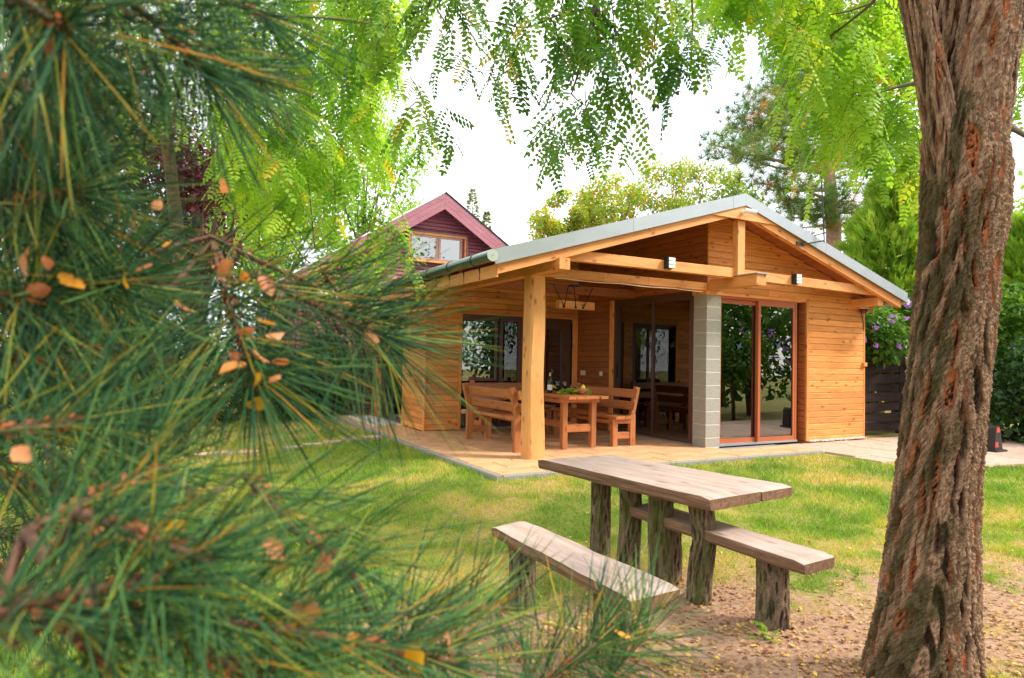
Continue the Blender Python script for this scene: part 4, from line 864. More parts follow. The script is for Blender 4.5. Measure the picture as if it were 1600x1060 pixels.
# ------------------------------------------------------------------ vegetation helpers
def axes_from(d, up):
    d = unit(d); y = unit(np.cross(up, d)); z = np.cross(d, y); return np.stack([d, y, z], -1)
rhV = np.array([(0, 0, 0), (.5, .30, .05), (1, 0, -.06), (.5, -.30, .05)]); rhF = np.array([(0, 2, 1), (0, 3, 2)])
def pinnate(pairs, lw=.085, ll=.19, hexa=True, droop=.22):
    V, T3 = [], []
    def leaf(p, d, l, w):
        d = unit(np.array(d)); s = unit(np.cross(np.array([0, 0, 1.]), d)); n_ = len(V)
        if hexa:
            V.extend([p, p+d*l*.35+s*w*.5, p+d*l*.8+s*w*.38, p+d*l, p+d*l*.8-s*w*.38, p+d*l*.35-s*w*.5]); T3.extend([(n_, n_+2, n_+1), (n_, n_+3, n_+2), (n_, n_+4, n_+3), (n_, n_+5, n_+4)])
        else: V.extend([p, p+d*l*.5+s*w*.5, p+d*l, p+d*l*.5-s*w*.5]); T3.extend([(n_, n_+2, n_+1), (n_, n_+3, n_+2)])
    for i in range(pairs):
        x = .16+.78*i/(pairs-1); p = np.array([x, 0, -droop*x*x]); sc = 1-.25*abs(i/(pairs-1)-.45)
        for s in (1, -1): leaf(p, (.42, s, -.16-.25*x), ll*sc, lw*sc)
    leaf(np.array([.95, 0, -droop*.9]), (1, 0, -.4), ll, lw)
    n_ = len(V); pts = [np.array([x, 0, -droop*x*x]) for x in (0, .33, .66, .97)]
    for q in pts: V.extend([q+np.array([0, .004, 0]), q-np.array([0, .004, 0])])
    for i in range(3): a = n_+i*2; T3.extend([(a, a+1, a+3), (a, a+3, a+2)])
    return np.array(V), np.array(T3)
PN_near = pinnate(6, lw=.125, ll=.215); PN_far = pinnate(5, hexa=True, lw=.15, ll=.25)
def twig_leaves(starts, rng, per=9, tl=(.3, .55), ll=(.15, .23), tint=(.1, .8), spread=.55):
    """drooping twigs with alternate pinnate leaves; returns leaf transforms and twig curves"""
    n = len(starts); P, D, U_, Sx, Tn, curves = [], [], [], [], [], []
    for s in starts:
        a = rng.uniform(0, 2*np.pi); h = np.array([math.cos(a), math.sin(a), 0]); L_ = rng.uniform(*tl); dn = rng.uniform(.45, 1.1)
        pts = [s+L_*t_*(h*spread*(1-.35*t_))+np.array([0, 0, -1])*L_*dn*t_**1.25 for t_ in np.linspace(0, 1, 6)]; curves.append(np.array(pts))
        tb = rng.uniform(*tint)
        for k in range(per):
            t_ = (k+.6)/per; f = t_*5; i = min(int(f), 4); p = pts[i]+(pts[i+1]-pts[i])*(f-i)
            side = np.array([-h[1], h[0], 0])*(1 if k % 2 else -1); d = side*.75+h*.45+np.array([0, 0, -.55-.5*t_])+rng.normal(0, .22, 3)
            P.append(p); D.append(d); U_.append(np.array([0, 0, 1.])+h*.35+rng.normal(0, .25, 3)); Sx.append(rng.uniform(*ll)*(1.05-.25*t_)); 
            x = tb+rng.normal(0, .1); Tn.append(.98 if rng.random() < .025 else np.clip(x, 0, .92))
    P, D, U_ = np.array(P), np.array(D), np.array(U_)
    return P, axes_from(D, U_), np.array(Sx), np.array(Tn), curves
def poly_sample(poly, n, rng):
    poly = np.array(poly, float); lo, hi = poly.min(0), poly.max(0); out = []
    while len(out) < n:
        q = rng.uniform(lo, hi, (n*3, 2)); k = inpoly(q[:, 0], q[:, 1], [tuple(a) for a in poly]); out += list(q[k])
    return np.array(out[:n])
def crown_mesh(name, C, R, n, size, rng, T=(rhV, rhF), tint=(.0, .8), shell=2.2, hang=.3, special=0, clumptint=.35):
    w_ = R**2; idx = rng.choice(len(C), n, p=w_/w_.sum()); d = unit(rng.normal(size=(n, 3))); rad = rng.random(n)**(1/shell)*R[idx]
    P = C[idx]+d*rad[:, None]*np.array([1, 1, .85]); dirs = d*.8+rng.normal(0, .7, (n, 3))+np.array([0, 0, -hang]); up = np.array([0, 0, 1.])+d*.5+rng.normal(0, .5, (n, 3))
    ct = rng.uniform(0, 1, len(C)); tn = tint[0]+(tint[1]-tint[0])*np.clip((1-clumptint)*rng.random(n)+clumptint*ct[idx], 0, 1)
    if special: tn = np.where(rng.random(n) < special, 1.0, tn)
    V, Fs, at = scatter_template(T[0], [T[1]], P, axes_from(dirs, up), rng.uniform(.7, 1.3, n)*size, tn); return npmesh(name, V, Fs, at)
def tree(name, label, cat, base, h, rx, rz_, n, size, mat, seed, clumps=40, zc=None, tr=.12, group=None, tint=(0, .85), cr=(.22, .4), T=(rhV, rhF), barkm=None, hang=.3, special=0, trunk=True, ctint=.35):
    rng = np.random.default_rng(seed); base = np.array(base, float); zc = h-rz_*.9 if zc is None else zc
    d = unit(rng.normal(size=(clumps, 3))); rr_ = rng.random(clumps)**.42
    C = base+np.array([0, 0, zc])+d*rr_[:, None]*np.array([rx, rx, rz_]); R = rng.uniform(*cr, clumps)*rx
    t = thing(name, label, cat, base, group)
    link('crown', crown_mesh('crown', C-base, R, n, size, rng, T, tint, hang=hang, special=special, clumptint=ctint), mat, t, loc=base)
    if trunk:
        mb = MB(); top = base+np.array([rng.normal(0, .15), rng.normal(0, .15), zc+rz_*.35]); mid = (base+top)/2+np.array([rng.normal(0, .1), rng.normal(0, .1), 0])
        mb.tube([base-np.array([0, 0, .1]), mid, top], [tr, tr*.75, tr*.25], 10); mb.build('trunk', barkm or M['twig'], t, True)
        mb = MB()
        for k in range(0, clumps, 2):
            f = rng.uniform(.25, .85); s0 = mid+(top-mid)*max(0, f*2-1) if f > .5 else base+(mid-base)*(.5+f); c_ = C[k]; mb.tube([s0, (s0+c_)/2+np.array([0, 0, -.05*rx]), c_], [tr*.28, tr*.17, tr*.05], 6)
        mb.build('branches', barkm or M['twig'], t, True)
    return t

# ------------------------------------------------------------------ big locust at the right
LT = thing('locust_tree', 'large tree with thick furrowed bark trunk at the right, feathery leaves overhead', 'tree', hit(1440, 1060, 'z', -.2))
DT = 3.06
def dT(v): return DT
def cpx(l, r, v, d=DT): a = dep(l, v, d); c = dep(r, v, d); return (a+c)/2, np.linalg.norm(c-a)/2
spine = [cpx(1322, 1560, 1130), cpx(1349, 1533, 1060), cpx(1366, 1530, 980), cpx(1378, 1529, 900), cpx(1392, 1530, 800), cpx(1404, 1536, 700), cpx(1415, 1546, 600), cpx(1424, 1556, 500), cpx(1432, 1563, 400), cpx(1437, 1574, 330), cpx(1437, 1582, 285), cpx(1438, 1572, 240), cpx(1441, 1566, 190), cpx(1454, 1562, 150), cpx(1478, 1556, 110), cpx(1500, 1552, 70)]
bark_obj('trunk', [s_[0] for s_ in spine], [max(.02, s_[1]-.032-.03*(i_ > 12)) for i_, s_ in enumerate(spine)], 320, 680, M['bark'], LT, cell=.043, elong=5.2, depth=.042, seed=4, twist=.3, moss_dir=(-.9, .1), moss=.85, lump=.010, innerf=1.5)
D2, D3, D4 = DT-.03, DT-.012, DT+.2
s2 = [cpx(1480, 1502, 430, D2), cpx(1462, 1504, 330, D2), cpx(1447, 1502, 250, D2), cpx(1438, 1492, 170, D2), cpx(1424, 1474, 90, D2), cpx(1405, 1455, 0, D2), cpx(1375, 1420, -110, D2), cpx(1300, 1342, -280, D2), cpx(1190, 1226, -430, D2)]
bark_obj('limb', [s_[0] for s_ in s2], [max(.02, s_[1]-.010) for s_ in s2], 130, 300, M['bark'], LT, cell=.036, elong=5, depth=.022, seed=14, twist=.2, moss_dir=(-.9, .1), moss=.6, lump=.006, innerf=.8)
s3 = [cpx(1505, 1535, 450, D3), cpx(1482, 1562, 340, D3), cpx(1468, 1568, 260, D3), cpx(1474, 1574, 190, D3), cpx(1488, 1586, 100, D3), cpx(1508, 1606, 0, D3), cpx(1540, 1632, -120, D3), cpx(1590, 1665, -300, D3), cpx(1620, 1680, -460, D3)]
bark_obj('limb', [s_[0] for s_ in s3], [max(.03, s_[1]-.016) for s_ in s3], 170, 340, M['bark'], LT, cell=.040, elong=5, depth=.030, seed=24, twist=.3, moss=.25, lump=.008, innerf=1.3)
s4 = [cpx(1470, 1510, 330, D4), cpx(1455, 1518, 200, D4), cpx(1450, 1514, 80, D4), cpx(1450, 1512, -20, D4), cpx(1452, 1510, -160, D4), cpx(1458, 1508, -380, D4)]
bark_obj('limb', [s_[0] for s_ in s4], [s_[1]-.012 for s_ in s4], 110, 200, M['bark'], LT, cell=.036, elong=5, depth=.022, seed=34, moss=.1, innerf=.3, lump=.006)
p = hit(1575, 285, 'y', float(spine[10][0][1]))
def pxtube(name, pts, r0, r1, mat, parent, n=7):
    P = np.array([dep(*q) for q in pts]); k = len(P); tt = np.linspace(0, k-1, (k-1)*4+1); Pi = np.stack([np.interp(tt, np.arange(k), P[:, i]) for i in range(3)], 1)
    Pi[1:-1] = (Pi[:-2]+2*Pi[1:-1]+Pi[2:])/4
    return MB().tube(Pi, np.linspace(r0, r1, len(Pi)), n).build(name, mat, parent, True)
for pts, r0, r1 in (([(1208, -430, 3.06), (1090, -380, 3.2), (1000, -200, 3.3), (938, -40, 3.3), (930, 10, 3.3), (915, 80, 3.3), (893, 147, 3.32)], .035, .004), ([(932, 12, 3.3), (880, 20, 3.3), (822, 46, 3.35), (765, 32, 3.4), (712, 46, 3.4)], .006, .002), ([(822, 46, 3.35), (792, 104, 3.4), (755, 112, 3.4)], .005, .002),
                    ([(1000, -200, 3.3), (860, -220, 3.5), (700, -120, 3.5), (675, 0, 3.5), (640, 75, 3.5), (590, 112, 3.5)], .018, .003), ([(680, 10, 3.5), (708, 55, 3.5), (705, 80, 3.5)], .005, .002), ([(1090, -380, 3.2), (1100, -200, 3.3), (1075, -60, 3.4), (1083, 20, 3.4), (1080, 110, 3.4)], .015, .002), ([(893, 147, 3.32), (905, 160, 3.32), (925, 170, 3.3)], .004, .0015), ([(893, 147, 3.32), (860, 145, 3.32), (808, 158, 3.32)], .003, .0012), ([(937, -10, 3.3), (925, 60, 3.3), (918, 100, 3.3)], .007, .002),
                    ([(1400, -60, 3.1), (1366, 4, 4.0), (1300, 55, 5.0), (1235, 90, 5.4)], .014, .003), ([(1366, 4, 4.0), (1320, 20, 4.6), (1260, 28, 5.2)], .008, .002), ([(1440, 128, 3.1), (1400, 137, 3.8), (1375, 145, 4.4)], .012, .003), ([(1565, 190, 3.1), (1590, 205, 3.6), (1640, 235, 4.2)], .02, .012)):
    pxtube('branch', pts, r0, r1, M['twig'], LT)
rng = np.random.default_rng(17)
near = poly_sample([(570, -170), (1120, -170), (1118, 20), (1085, 75), (1040, 75), (1000, 120), (960, 150), (905, 170), (870, 150), (850, 70), (800, 100), (760, 90), (700, 130), (660, 130), (615, 75), (575, 70)], 84, rng)
extra = [(905, 165), (880, 160), (925, 150), (895, 195), (960, 165), (985, 120), (860, 185), (940, 120), (1060, 70), (1075, 55), (765, 115), (690, 160), (680, 175), (650, 160), (800, 110), (640, 120)]
st = np.array([dep(u, v, rng.uniform(3.0, 3.75)) for u, v in list(near)+extra])
ab_ = np.array([dep(rng.uniform(400, 1700), rng.uniform(-700, -170), rng.uniform(2.6, 5.0)) for _ in range(90)])
P1, A1, S1, T1, c1 = twig_leaves(np.vstack([st, ab_]), rng, per=9, tl=(.22, .42), ll=(.13, .20), tint=(.15, .7))
def tw_mesh(curves, r0=.003, r1=.0012):
    mb = MB()
    for c in curves: mb.tube(c, np.linspace(r0, r1, len(c)), 4, cap=False)
    return mb.mesh('twigs')
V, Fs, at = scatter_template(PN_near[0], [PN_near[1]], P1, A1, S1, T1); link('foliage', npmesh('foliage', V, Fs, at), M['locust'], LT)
tag(LT.children[-1], kind='stuff')
rt = poly_sample([(1090, -130), (1440, -130), (1440, 210), (1410, 240), (1350, 200), (1300, 200), (1275, 140), (1245, 60), (1200, -5), (1110, -20)], 265, rng)
rt2 = poly_sample([(1560, -60), (1700, -60), (1700, 180), (1575, 120)], 40, rng)
st = np.vstack([[dep(u, v, rng.uniform(4.6, 6.4)) for u, v in rt], [dep(u, v, rng.uniform(4.5, 6.5)) for u, v in rt2]])
P2, A2, S2, T2, c2 = twig_leaves(st, rng, per=10, tl=(.35, .65), ll=(.16, .24), tint=(.25, .85))
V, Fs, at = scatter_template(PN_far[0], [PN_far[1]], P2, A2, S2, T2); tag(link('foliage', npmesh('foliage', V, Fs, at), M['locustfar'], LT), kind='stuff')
tag(link('twigs', tw_mesh(c1+c2), M['twig'], LT), kind='stuff')
# second locust, left, behind the pine
LB = hit(300, 660, 'z', -.2); 
L2 = thing('locust_tree', 'bright green feathery leaved tree at the left behind the pine', 'tree', LB)
b0 = LB; bark_obj('trunk', [b0-np.array([0, 0, .1]), b0+np.array([.1, .05, 1.5]), b0+np.array([.0, .1, 3.2]), b0+np.array([.2, .1, 5.5])], [.17, .15, .12, .05], 60, 120, M['bark'], L2, cell=.05, depth=.03, seed=44)
lf = poly_sample([(330, -200), (640, -200), (640, 60), (600, 120), (600, 190), (560, 260), (500, 290), (440, 320), (400, 330), (340, 220)], 400, rng)
lo = np.array([(rng.uniform(-100, 340), rng.uniform(-250, 150)) for _ in range(150)])
st = np.array([dep(u, v, rng.uniform(5.2, 8.2)) for u, v in np.vstack([lf, lo])])
ex = np.array([dep(u, v, rng.uniform(5.2, 5.6)) for u, v in ((600, 345), (575, 360), (620, 355), (545, 370), (590, 330), (510, 400), (610, 300), (530, 330), (500, 340), (600, 365))])
P3, A3, S3, T3_, c3 = twig_leaves(np.vstack([st, ex]), rng, per=10, tl=(.4, .75), ll=(.17, .25), tint=(.15, .85))
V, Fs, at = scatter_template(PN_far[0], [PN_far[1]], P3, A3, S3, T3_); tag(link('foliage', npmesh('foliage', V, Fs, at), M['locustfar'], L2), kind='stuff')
tag(link('twigs', tw_mesh(c3), M['twig'], L2), kind='stuff')
for pts, r0, r1 in (([(250, 100, 7.0), (330, 20, 6.6), (395, 60, 6.2), (440, 150, 6), (456, 205, 6), (480, 265, 6), (492, 390, 6)], .03, .004), ([(456, 205, 6), (470, 300, 6.1), (455, 400, 6.1)], .008, .003), ([(440, 150, 6), (490, 180, 6.1), (545, 185, 6.2)], .008, .003), ([(330, 20, 6.6), (480, -60, 6.4), (590, -20, 6.2), (620, 80, 6)], .02, .004), ([(250, 100, 7), (270, 300, 7.1), (290, 480, 7.1)], .05, .08)):
    pxtube('branch', pts, r0, r1, M['twig'], L2)

# ------------------------------------------------------------------ trees and shrubs behind
def ground_at(u, d): p = dep(u, 560, d); return np.array([p[0], p[1], float(gz(p[0], p[1]))])
# scots pine right of the ridge
pineT = []
_r = np.random.default_rng(5)
for k in range(34):
    d_ = unit(_r.normal(size=3)+np.array([.9, 0, .5])); s_ = unit(np.cross(d_, _r.normal(size=3)))*.03; n_ = len(pineT); pineT += [s_*.6, -s_*.6, d_*_r.uniform(.7, 1)]
pineT = np.array(pineT); pineF = np.arange(len(pineT)).reshape(-1, 3)
def far_pine(label, u, d, tops, limbs, seed, group=None):
    rng = np.random.default_rng(seed); base = ground_at(u, d); t = thing('pine_tree', label, 'tree', base, group)
    zt = dep(u, tops[0], d)[2]; P, D, Tt = [], [], []
    mb = MB(); mb.tube([base-np.array([0, 0, .1]), base+np.array([.1, 0, zt*.5]), np.array([base[0]-.3, base[1]+.2, zt-.2])], [.24, .18, .03], 12); mb.build('trunk', M['pinebark'], t, True)
    mb = MB()
    for (eu, ev) in limbs:
        e = dep(eu, ev, d+rng.uniform(-1.0, .8)); s0 = np.array([base[0]-.15, base[1]+.1, min(e[2]-.15, zt-.4)]); mid = (s0+e)/2+np.array([0, 0, -.12]); cv = [s0, mid, e]; mb.tube(cv, [.05, .03, .012], 6, cap=False)
        for q in range(46):
            t_ = 1-abs(rng.normal(0, .22)); p = s0+(e-s0)*t_+rng.normal(0, 1, 3)*np.array([.30, .30, .20]); P.append(p); D.append(unit(e-s0)*.6+np.array([0, 0, .8])+rng.normal(0, .45, 3)); Tt.append(np.clip(rng.normal(.5, .22), 0, 1) if rng.random() > .05 else 1.)
    for k in range(14):
        a = rng.uniform(0, 6.283); z = zt*rng.uniform(.35, .6); s0 = np.array([base[0], base[1], z]); mb.tube([s0, s0+np.array([math.cos(a), math.sin(a), .1])*rng.uniform(.8, 2.0)], [.03, .008], 5, cap=False)
    mb.build('branches', M['pinebark'], t, True)
    P = np.array(P); D = np.array(D); V, Fs, at = scatter_template(pineT, [pineF], P-base, axes_from(D, rng.normal(size=D.shape)), rng.uniform(.24, .40, len(P)), np.array(Tt)); link('crown', npmesh('crown', V, Fs, at), M['farneedle'], t, loc=base)
far_pine('tall spreading pine with reddish trunk behind the right roof slope', 1298, 16.5, (50,), [(1108, 225), (1135, 238), (1165, 232), (1150, 185), (1172, 165), (1160, 208), (1195, 135), (1212, 105), (1236, 72), (1190, 200), (1228, 150), (1240, 205), (1183, 285), (1212, 308), (1248, 280), (1262, 340), (1300, 330), (1330, 300), (1342, 355), (1270, 110), (1288, 180), (1220, 245), (1255, 240), (1310, 240), (1330, 190), (1320, 120), (1285, 60), (1360, 250), (1380, 320), (1230, 330), (1205, 180), (1250, 130)], 3)
# bright cypress
_r = np.random.default_rng(6); cyT = []
for k in range(16):
    a = _r.normal(0, .5); d_ = np.array([math.cos(a), math.sin(a)*.8, _r.normal(0, .25)]); o_ = np.array([.45*k/16, _r.normal(0, .05), 0]); s_ = np.array([-d_[1], d_[0], .2])*.035; cyT += [o_+s_, o_-s_, o_+d_*_r.uniform(.35, .6)]
cyT = np.array(cyT); cyF = np.arange(len(cyT)).reshape(-1, 3)
def cypress(label, u, d, h, r, n, seed):
    rng = np.random.default_rng(seed); base = ground_at(u, d); t = thing('cypress_tree', label, 'tree', base, 'cypresses right of the house'); z = rng.random(n)**.8*h; a = rng.uniform(0, 2*np.pi, n)
    rr_ = r*(1-(z/h)**3)*(.35+1.1*vnoise(a*2.5, z*1.9, seed))*(rng.random(n)**.25); P = np.stack([rr_*np.cos(a), rr_*np.sin(a), z+.1], 1); D = np.stack([np.cos(a), np.sin(a), np.full(n, 1.1)], 1)+rng.normal(0, .4, (n, 3))
    V, Fs, at = scatter_template(cyT, [cyF], P, axes_from(D, rng.normal(size=D.shape)), rng.uniform(.3, .6, n), np.clip(rng.normal(.65, .25, n), 0, 1)); link('crown', npmesh('crown', V, Fs, at), M['cypress'], t, loc=base)
    MB().tube([base, base+np.array([0, 0, h*.8])], [.1, .02], 8).build('trunk', M['twig'], t, True)
cypress('bright green cypress just left of the big trunk', 1400, 14.5, 5.6, 1.25, 5200, 4)
cypress('lower cypress showing right of the big trunk', 1600, 13.5, 4.2, 1.2, 4000, 8)
# autumn tinted trees behind the ridge
for i, (u, top, d, rx, lab) in enumerate(((868, 305, 21, .95, 'small yellowing tree behind the left roof slope, next to the red house'), (950, 262, 22, 1.5, 'yellow and orange tinted tree behind the middle of the left roof slope'), (1050, 255, 23, 1.7, 'yellow green tree behind the roof close to the ridge'), (1135, 272, 24, 1.5, 'greener tree directly behind the roof ridge'))):
    b0 = ground_at(u, d); zt = dep(u, top, d)[2]
    tree('leafy_tree', lab, 'tree', b0, zt-b0[2], rx, 2.3, 8500, .13, M['autumn'], 60+i, clumps=60, cr=(.16, .34), group='autumn trees behind the house', tint=(0, .75 if i < 3 else .5), special=.08 if i < 3 else .02, hang=.1, ctint=.5)
# conifers far behind the red house
for i, (u, top, lab) in enumerate(((733, 300, 'taller distant spruce tip right of the red gable'), (756, 335, 'smaller distant spruce tip right of the red gable'))):
    d = 34; b0 = ground_at(u, d); zt = dep(u, top-6, d)[2]; t = thing('spruce_tree', lab, 'tree', b0, 'distant spruces'); rng = np.random.default_rng(90+i); n = 900; z = zt*(1-rng.random(n)*.6); a = rng.uniform(0, 6.283, n); r_ = (zt-z)*.22*rng.random(n)**.4
    V, Fs, at = scatter_template(cyT, [cyF], np.stack([r_*np.cos(a), r_*np.sin(a), z-b0[2]], 1), axes_from(np.stack([np.cos(a), np.sin(a), np.full(n, .1)], 1), rng.normal(size=(n, 3))), np.full(n, .26), rng.random(n)*.7+.3); link('crown', npmesh('crown', V, Fs, at), M['farneedle'], t, loc=b0)
    MB().tube([b0, (b0[0], b0[1], zt-.1)], [.15, .01], 6).build('trunk', M['twig'], t)
# purple plum at the left
b0 = ground_at(285, 9.5); tree('plum_tree', 'purple leaved plum tree at the left behind pine branches', 'tree', b0, dep(300, 150, 9.5)[2]-b0[2], 1.25, 1.35, 9000, .085, M['plum'], 71, clumps=55, cr=(.2, .38), tint=(0, .95), special=.05)
# tall trees beyond the left edge and behind
for i, (u, d, h, rx, rz_, mat, n, lab) in enumerate(((60, 13, 5.2, 1.9, 2.2, 'green', 7000, 'green bushy tree at the far left edge'), (180, 15, 4.0, 1.7, 1.6, 'dkgreen', 6000, 'dark green tree at the left beyond the plum'), (420, 17, 7.5, 2.3, 2.9, 'lush', 8000, 'tall light green tree left of the red house'), (560, 20, 8.4, 2.3, 2.6, 'lush', 7000, 'light green tree crown just left of the red roof'), (300, 19, 9.2, 2.6, 3.2, 'green', 7000, 'tall tree rising far behind the plum'))):
    b0 = ground_at(u, d); tree('leafy_tree', lab, 'tree', b0, h, rx, rz_, n, .15, M[mat], 80+i, clumps=60, cr=(.18, .36), group='trees at the left')
for i, (u, d, h, rx) in enumerate(((30, 11, 2.2, 1.1), (140, 12, 2.0, 1.0), (235, 13, 1.9, 1.0), (330, 14, 2.3, 1.1), (415, 15, 2.0, 1.0), (490, 14, 1.8, .9))):
    b0 = ground_at(u, d); nth = ('first', 'second', 'third', 'fourth', 'fifth', 'sixth')[i]
    tree('hedge_shrub', f'{nth} dark shrub from the left in the row beyond the left lawn', 'shrub', b0, h, rx, h*.52, 4200, .10, M['dkgreen'], 100+i, clumps=36, cr=(.3, .5), zc=h*.5, group='shrubs beyond the left lawn', trunk=True, tr=.05)
# shrubs at the right: buddleia with lilac panicles
def buddleia(label, base, h, rx, n, nf, seed):
    rng = np.random.default_rng(seed); t = tree('butterfly_bush', label, 'shrub', base, h, rx, h*.30, n, .12, M['green'], seed, clumps=34, cr=(.25, .42), zc=h*.74, tr=.05, group='butterfly bushes by the fence', tint=(.15, 1.), hang=.5)
    for k in range(nf):
        a = rng.uniform(0, 6.283); e = rng.uniform(-.15, .9); d_ = np.array([math.cos(a)*math.cos(e), math.sin(a)*math.cos(e), math.sin(e)]); p = np.array(base)+np.array([0, 0, h*.74])+d_*np.array([rx, rx, h*.30])*1.25; ax = unit(d_+np.array([0, 0, -.35])+rng.normal(0, .2, 3)); L_ = rng.uniform(.13, .22); m_ = 90
        f = rng.random(m_); th = rng.uniform(0, 6.283, m_); s1 = unit(np.cross(ax, [0, 0, 1.])); s2_ = np.cross(ax, s1); rr_ = .036*(1-f*.75); off = ax*(f*L_)[:, None]+(np.cos(th)[:, None]*s1+np.sin(th)[:, None]*s2_)*rr_[:, None]
        V, Fs, at = scatter_template(rhV, [rhF], off, rand_rot(m_, rng), np.full(m_, .022), rng.random(m_)); link('flower_panicle', npmesh('panicle', V, Fs, at), M['lilac'], t, loc=p)
buddleia('butterfly bush with lilac flowers above the dark fence', (5.0, .95, -.05), 2.5, 1.0, 5200, 44, 121)
buddleia('butterfly bush at the right edge beyond the trunk', (7.2, -.4, -.05), 2.9, 1.2, 6000, 14, 122)
b0 = ground_at(1620, 9.6); tree('leafy_shrub', 'dark leafy shrub at the right edge behind the paving', 'shrub', (6.4, -1.55, -.05), 1.9, .85, 1.0, 4200, .12, M['dkgreen'], 131, clumps=30, cr=(.3, .5), zc=.95, tr=.04)
tree('leafy_tree', 'light green tree filling the right edge above the shrubs', 'tree', ground_at(1640, 17), 6.5, 2.4, 2.8, 8000, .15, M['lush'], 132, clumps=60, cr=(.18, .36))
tree('leafy_tree', 'green tree behind the cypress and the right eave', 'tree', ground_at(1450, 20), 6.0, 2.2, 2.8, 7000, .15, M['green'], 133, clumps=60, cr=(.18, .36))
# garden trees behind and right of the viewpoint, seen mirrored in the glass doors
for i, (x, y, h, rx, mt) in enumerate(((7.5, -5.5, 4.6, 1.8, 'green'), (5.6, -8.6, 5.2, 2.0, 'dkgreen'), (9.5, -8.5, 7, 2.6, 'green'), (2.5, -11.5, 5.5, 2.2, 'green'), (-1.2, -13, 6.5, 2.6, 'dkgreen'), (11.5, -3.5, 6, 2.3, 'dkgreen'), (6.5, -13, 8, 3, 'green'), (-6, -15, 7, 3, 'green'), (-12, -12, 7, 3, 'dkgreen'), (-14, -4, 7, 2.8, 'green'), (-13.5, 3, 6.5, 2.6, 'dkgreen'))):
    nth = ('beside the path at the right', 'right behind the viewpoint, nearest of the dark ones', 'far right beyond the path', 'behind the viewpoint opposite the porch', 'darker, opposite the porch post', 'dark, at the far right beyond the shrubs', 'tallest behind the viewpoint at the right', 'straight behind the viewpoint', 'dark, behind left of the viewpoint', 'light, left of the viewpoint', 'dark, far left beside the lawn')[i]
    tree('garden_tree', 'garden tree '+nth, 'tree', (x, y, -.2), h, rx, h*.42, 2600, .22, M[mt], 140+i, clumps=44, cr=(.22, .42), zc=h*.52, group='garden trees around the viewpoint')
buddleia('butterfly bush beside the path opposite the front door', (5.6, -4.4, -.2), 2.2, .9, 2600, 22, 123)

# ------------------------------------------------------------------ foreground pine
rng = np.random.default_rng(33)
FP = thing('pine_tree', 'long needled pine with blurred branches filling the left foreground', 'tree', dep(-900, 560, 1.25)*np.array([1, 1, 0])+np.array([0, 0, -.2]))
tb = np.array(FP.location); top = tb+np.array([.1, .1, 4.2])
bark_obj('trunk', [tb-np.array([0, 0, .1]), tb+np.array([.03, 0, 1.5]), top], [.12, .10, .05], 60, 120, M['bark'], FP, cell=.05, depth=.02, seed=51)
SH = [  # u0,v0,d0, u1,v1,d1, needle length m, count
 (110, -70, .52, 330, 120, .62, .125, 330), (-60, -60, .5, 110, 50, .5, .14, 280), (180, -90, .62, 420, 30, .74, .12, 260), (-80, 90, .6, 90, 160, .62, .13, 240),
 (-70, 330, .62, 130, 300, .62, .13, 230), (-90, 470, .62, 80, 455, .62, .13, 250), (60, 450, .68, 200, 440, .66, .12, 220), (330, 380, .78, 402, 605, .70, .155, 420),
 (-70, 680, .52, 160, 655, .60, .13, 280), (400, 430, .85, 602, 532, .86, .175, 380), (330, 370, .95, 480, 440, .95, .14, 150), (500, 420, 1.0, 590, 520, 1.0, .15, 180),
 (40, 830, .5, 250, 730, .58, .13, 220), (-80, 980, .40, 260, 900, .45, .11, 300), (-40, 930, .45, 470, 985, .52, .12, 340), (430, 980, .5, 720, 1040, .62, .13, 320),
 (760, 1130, .74, 935, 1005, .82, .135, 340), (880, 1150, .80, 1015, 985, .88, .12, 260), (120, 800, .46, 330, 880, .46, .11, 230), (380, 740, .62, 545, 890, .62, .13, 220), (40, 220, .8, 150, 350, .86, .13, 180),
(-60, 250, .8, 90, 380, .85, .13, 200), (-60, 560, .7, 60, 560, .7, .13, 220), (120, 540, .8, 280, 570, .8, .14, 220), (560, 1090, .58, 640, 1000, .66, .13, 200),
 (0, 740, .7, 110, 770, .7, .13, 200), (620, 960, .75, 800, 950, .78, .12, 150), (160, 660, .85, 250, 740, .85, .12, 120), (90, 960, .48, 180, 1050, .45, .11, 200), (280, 1000, .5, 420, 1075, .5, .11, 200), (-40, -20, .75, 160, 130, .85, .13, 200), (270, 60, .9, 420, 130, .95, .12, 160)]
for k in range(16):
    u = rng.uniform(-60, 260); v = rng.uniform(-40, 1000); d = rng.uniform(.95, 1.5); SH.append((u-90, v-rng.uniform(-40, 60), d, u+40, v+rng.uniform(-30, 60), d, .14, 170))
for k in range(26):
    u = rng.uniform(-80, 250); v = rng.uniform(-30, 1020); d = rng.uniform(1.2, 1.9); SH.append((u-70, v-rng.uniform(-40, 60), d, u+30, v+rng.uniform(-30, 60), d, .15, -200))  # filler shoots behind, added dark to stand for the pine's inner shade
for k in range(5):
    u = rng.uniform(-40, 120); v = rng.uniform(0, 420); d = rng.uniform(.7, 1.1); SH.append((u-80, v-rng.uniform(0, 70), d, u+40, v+rng.uniform(-10, 70), d, .14, 190))
NV, NT, NTi, sheath = [], [], [], []
seg = 4
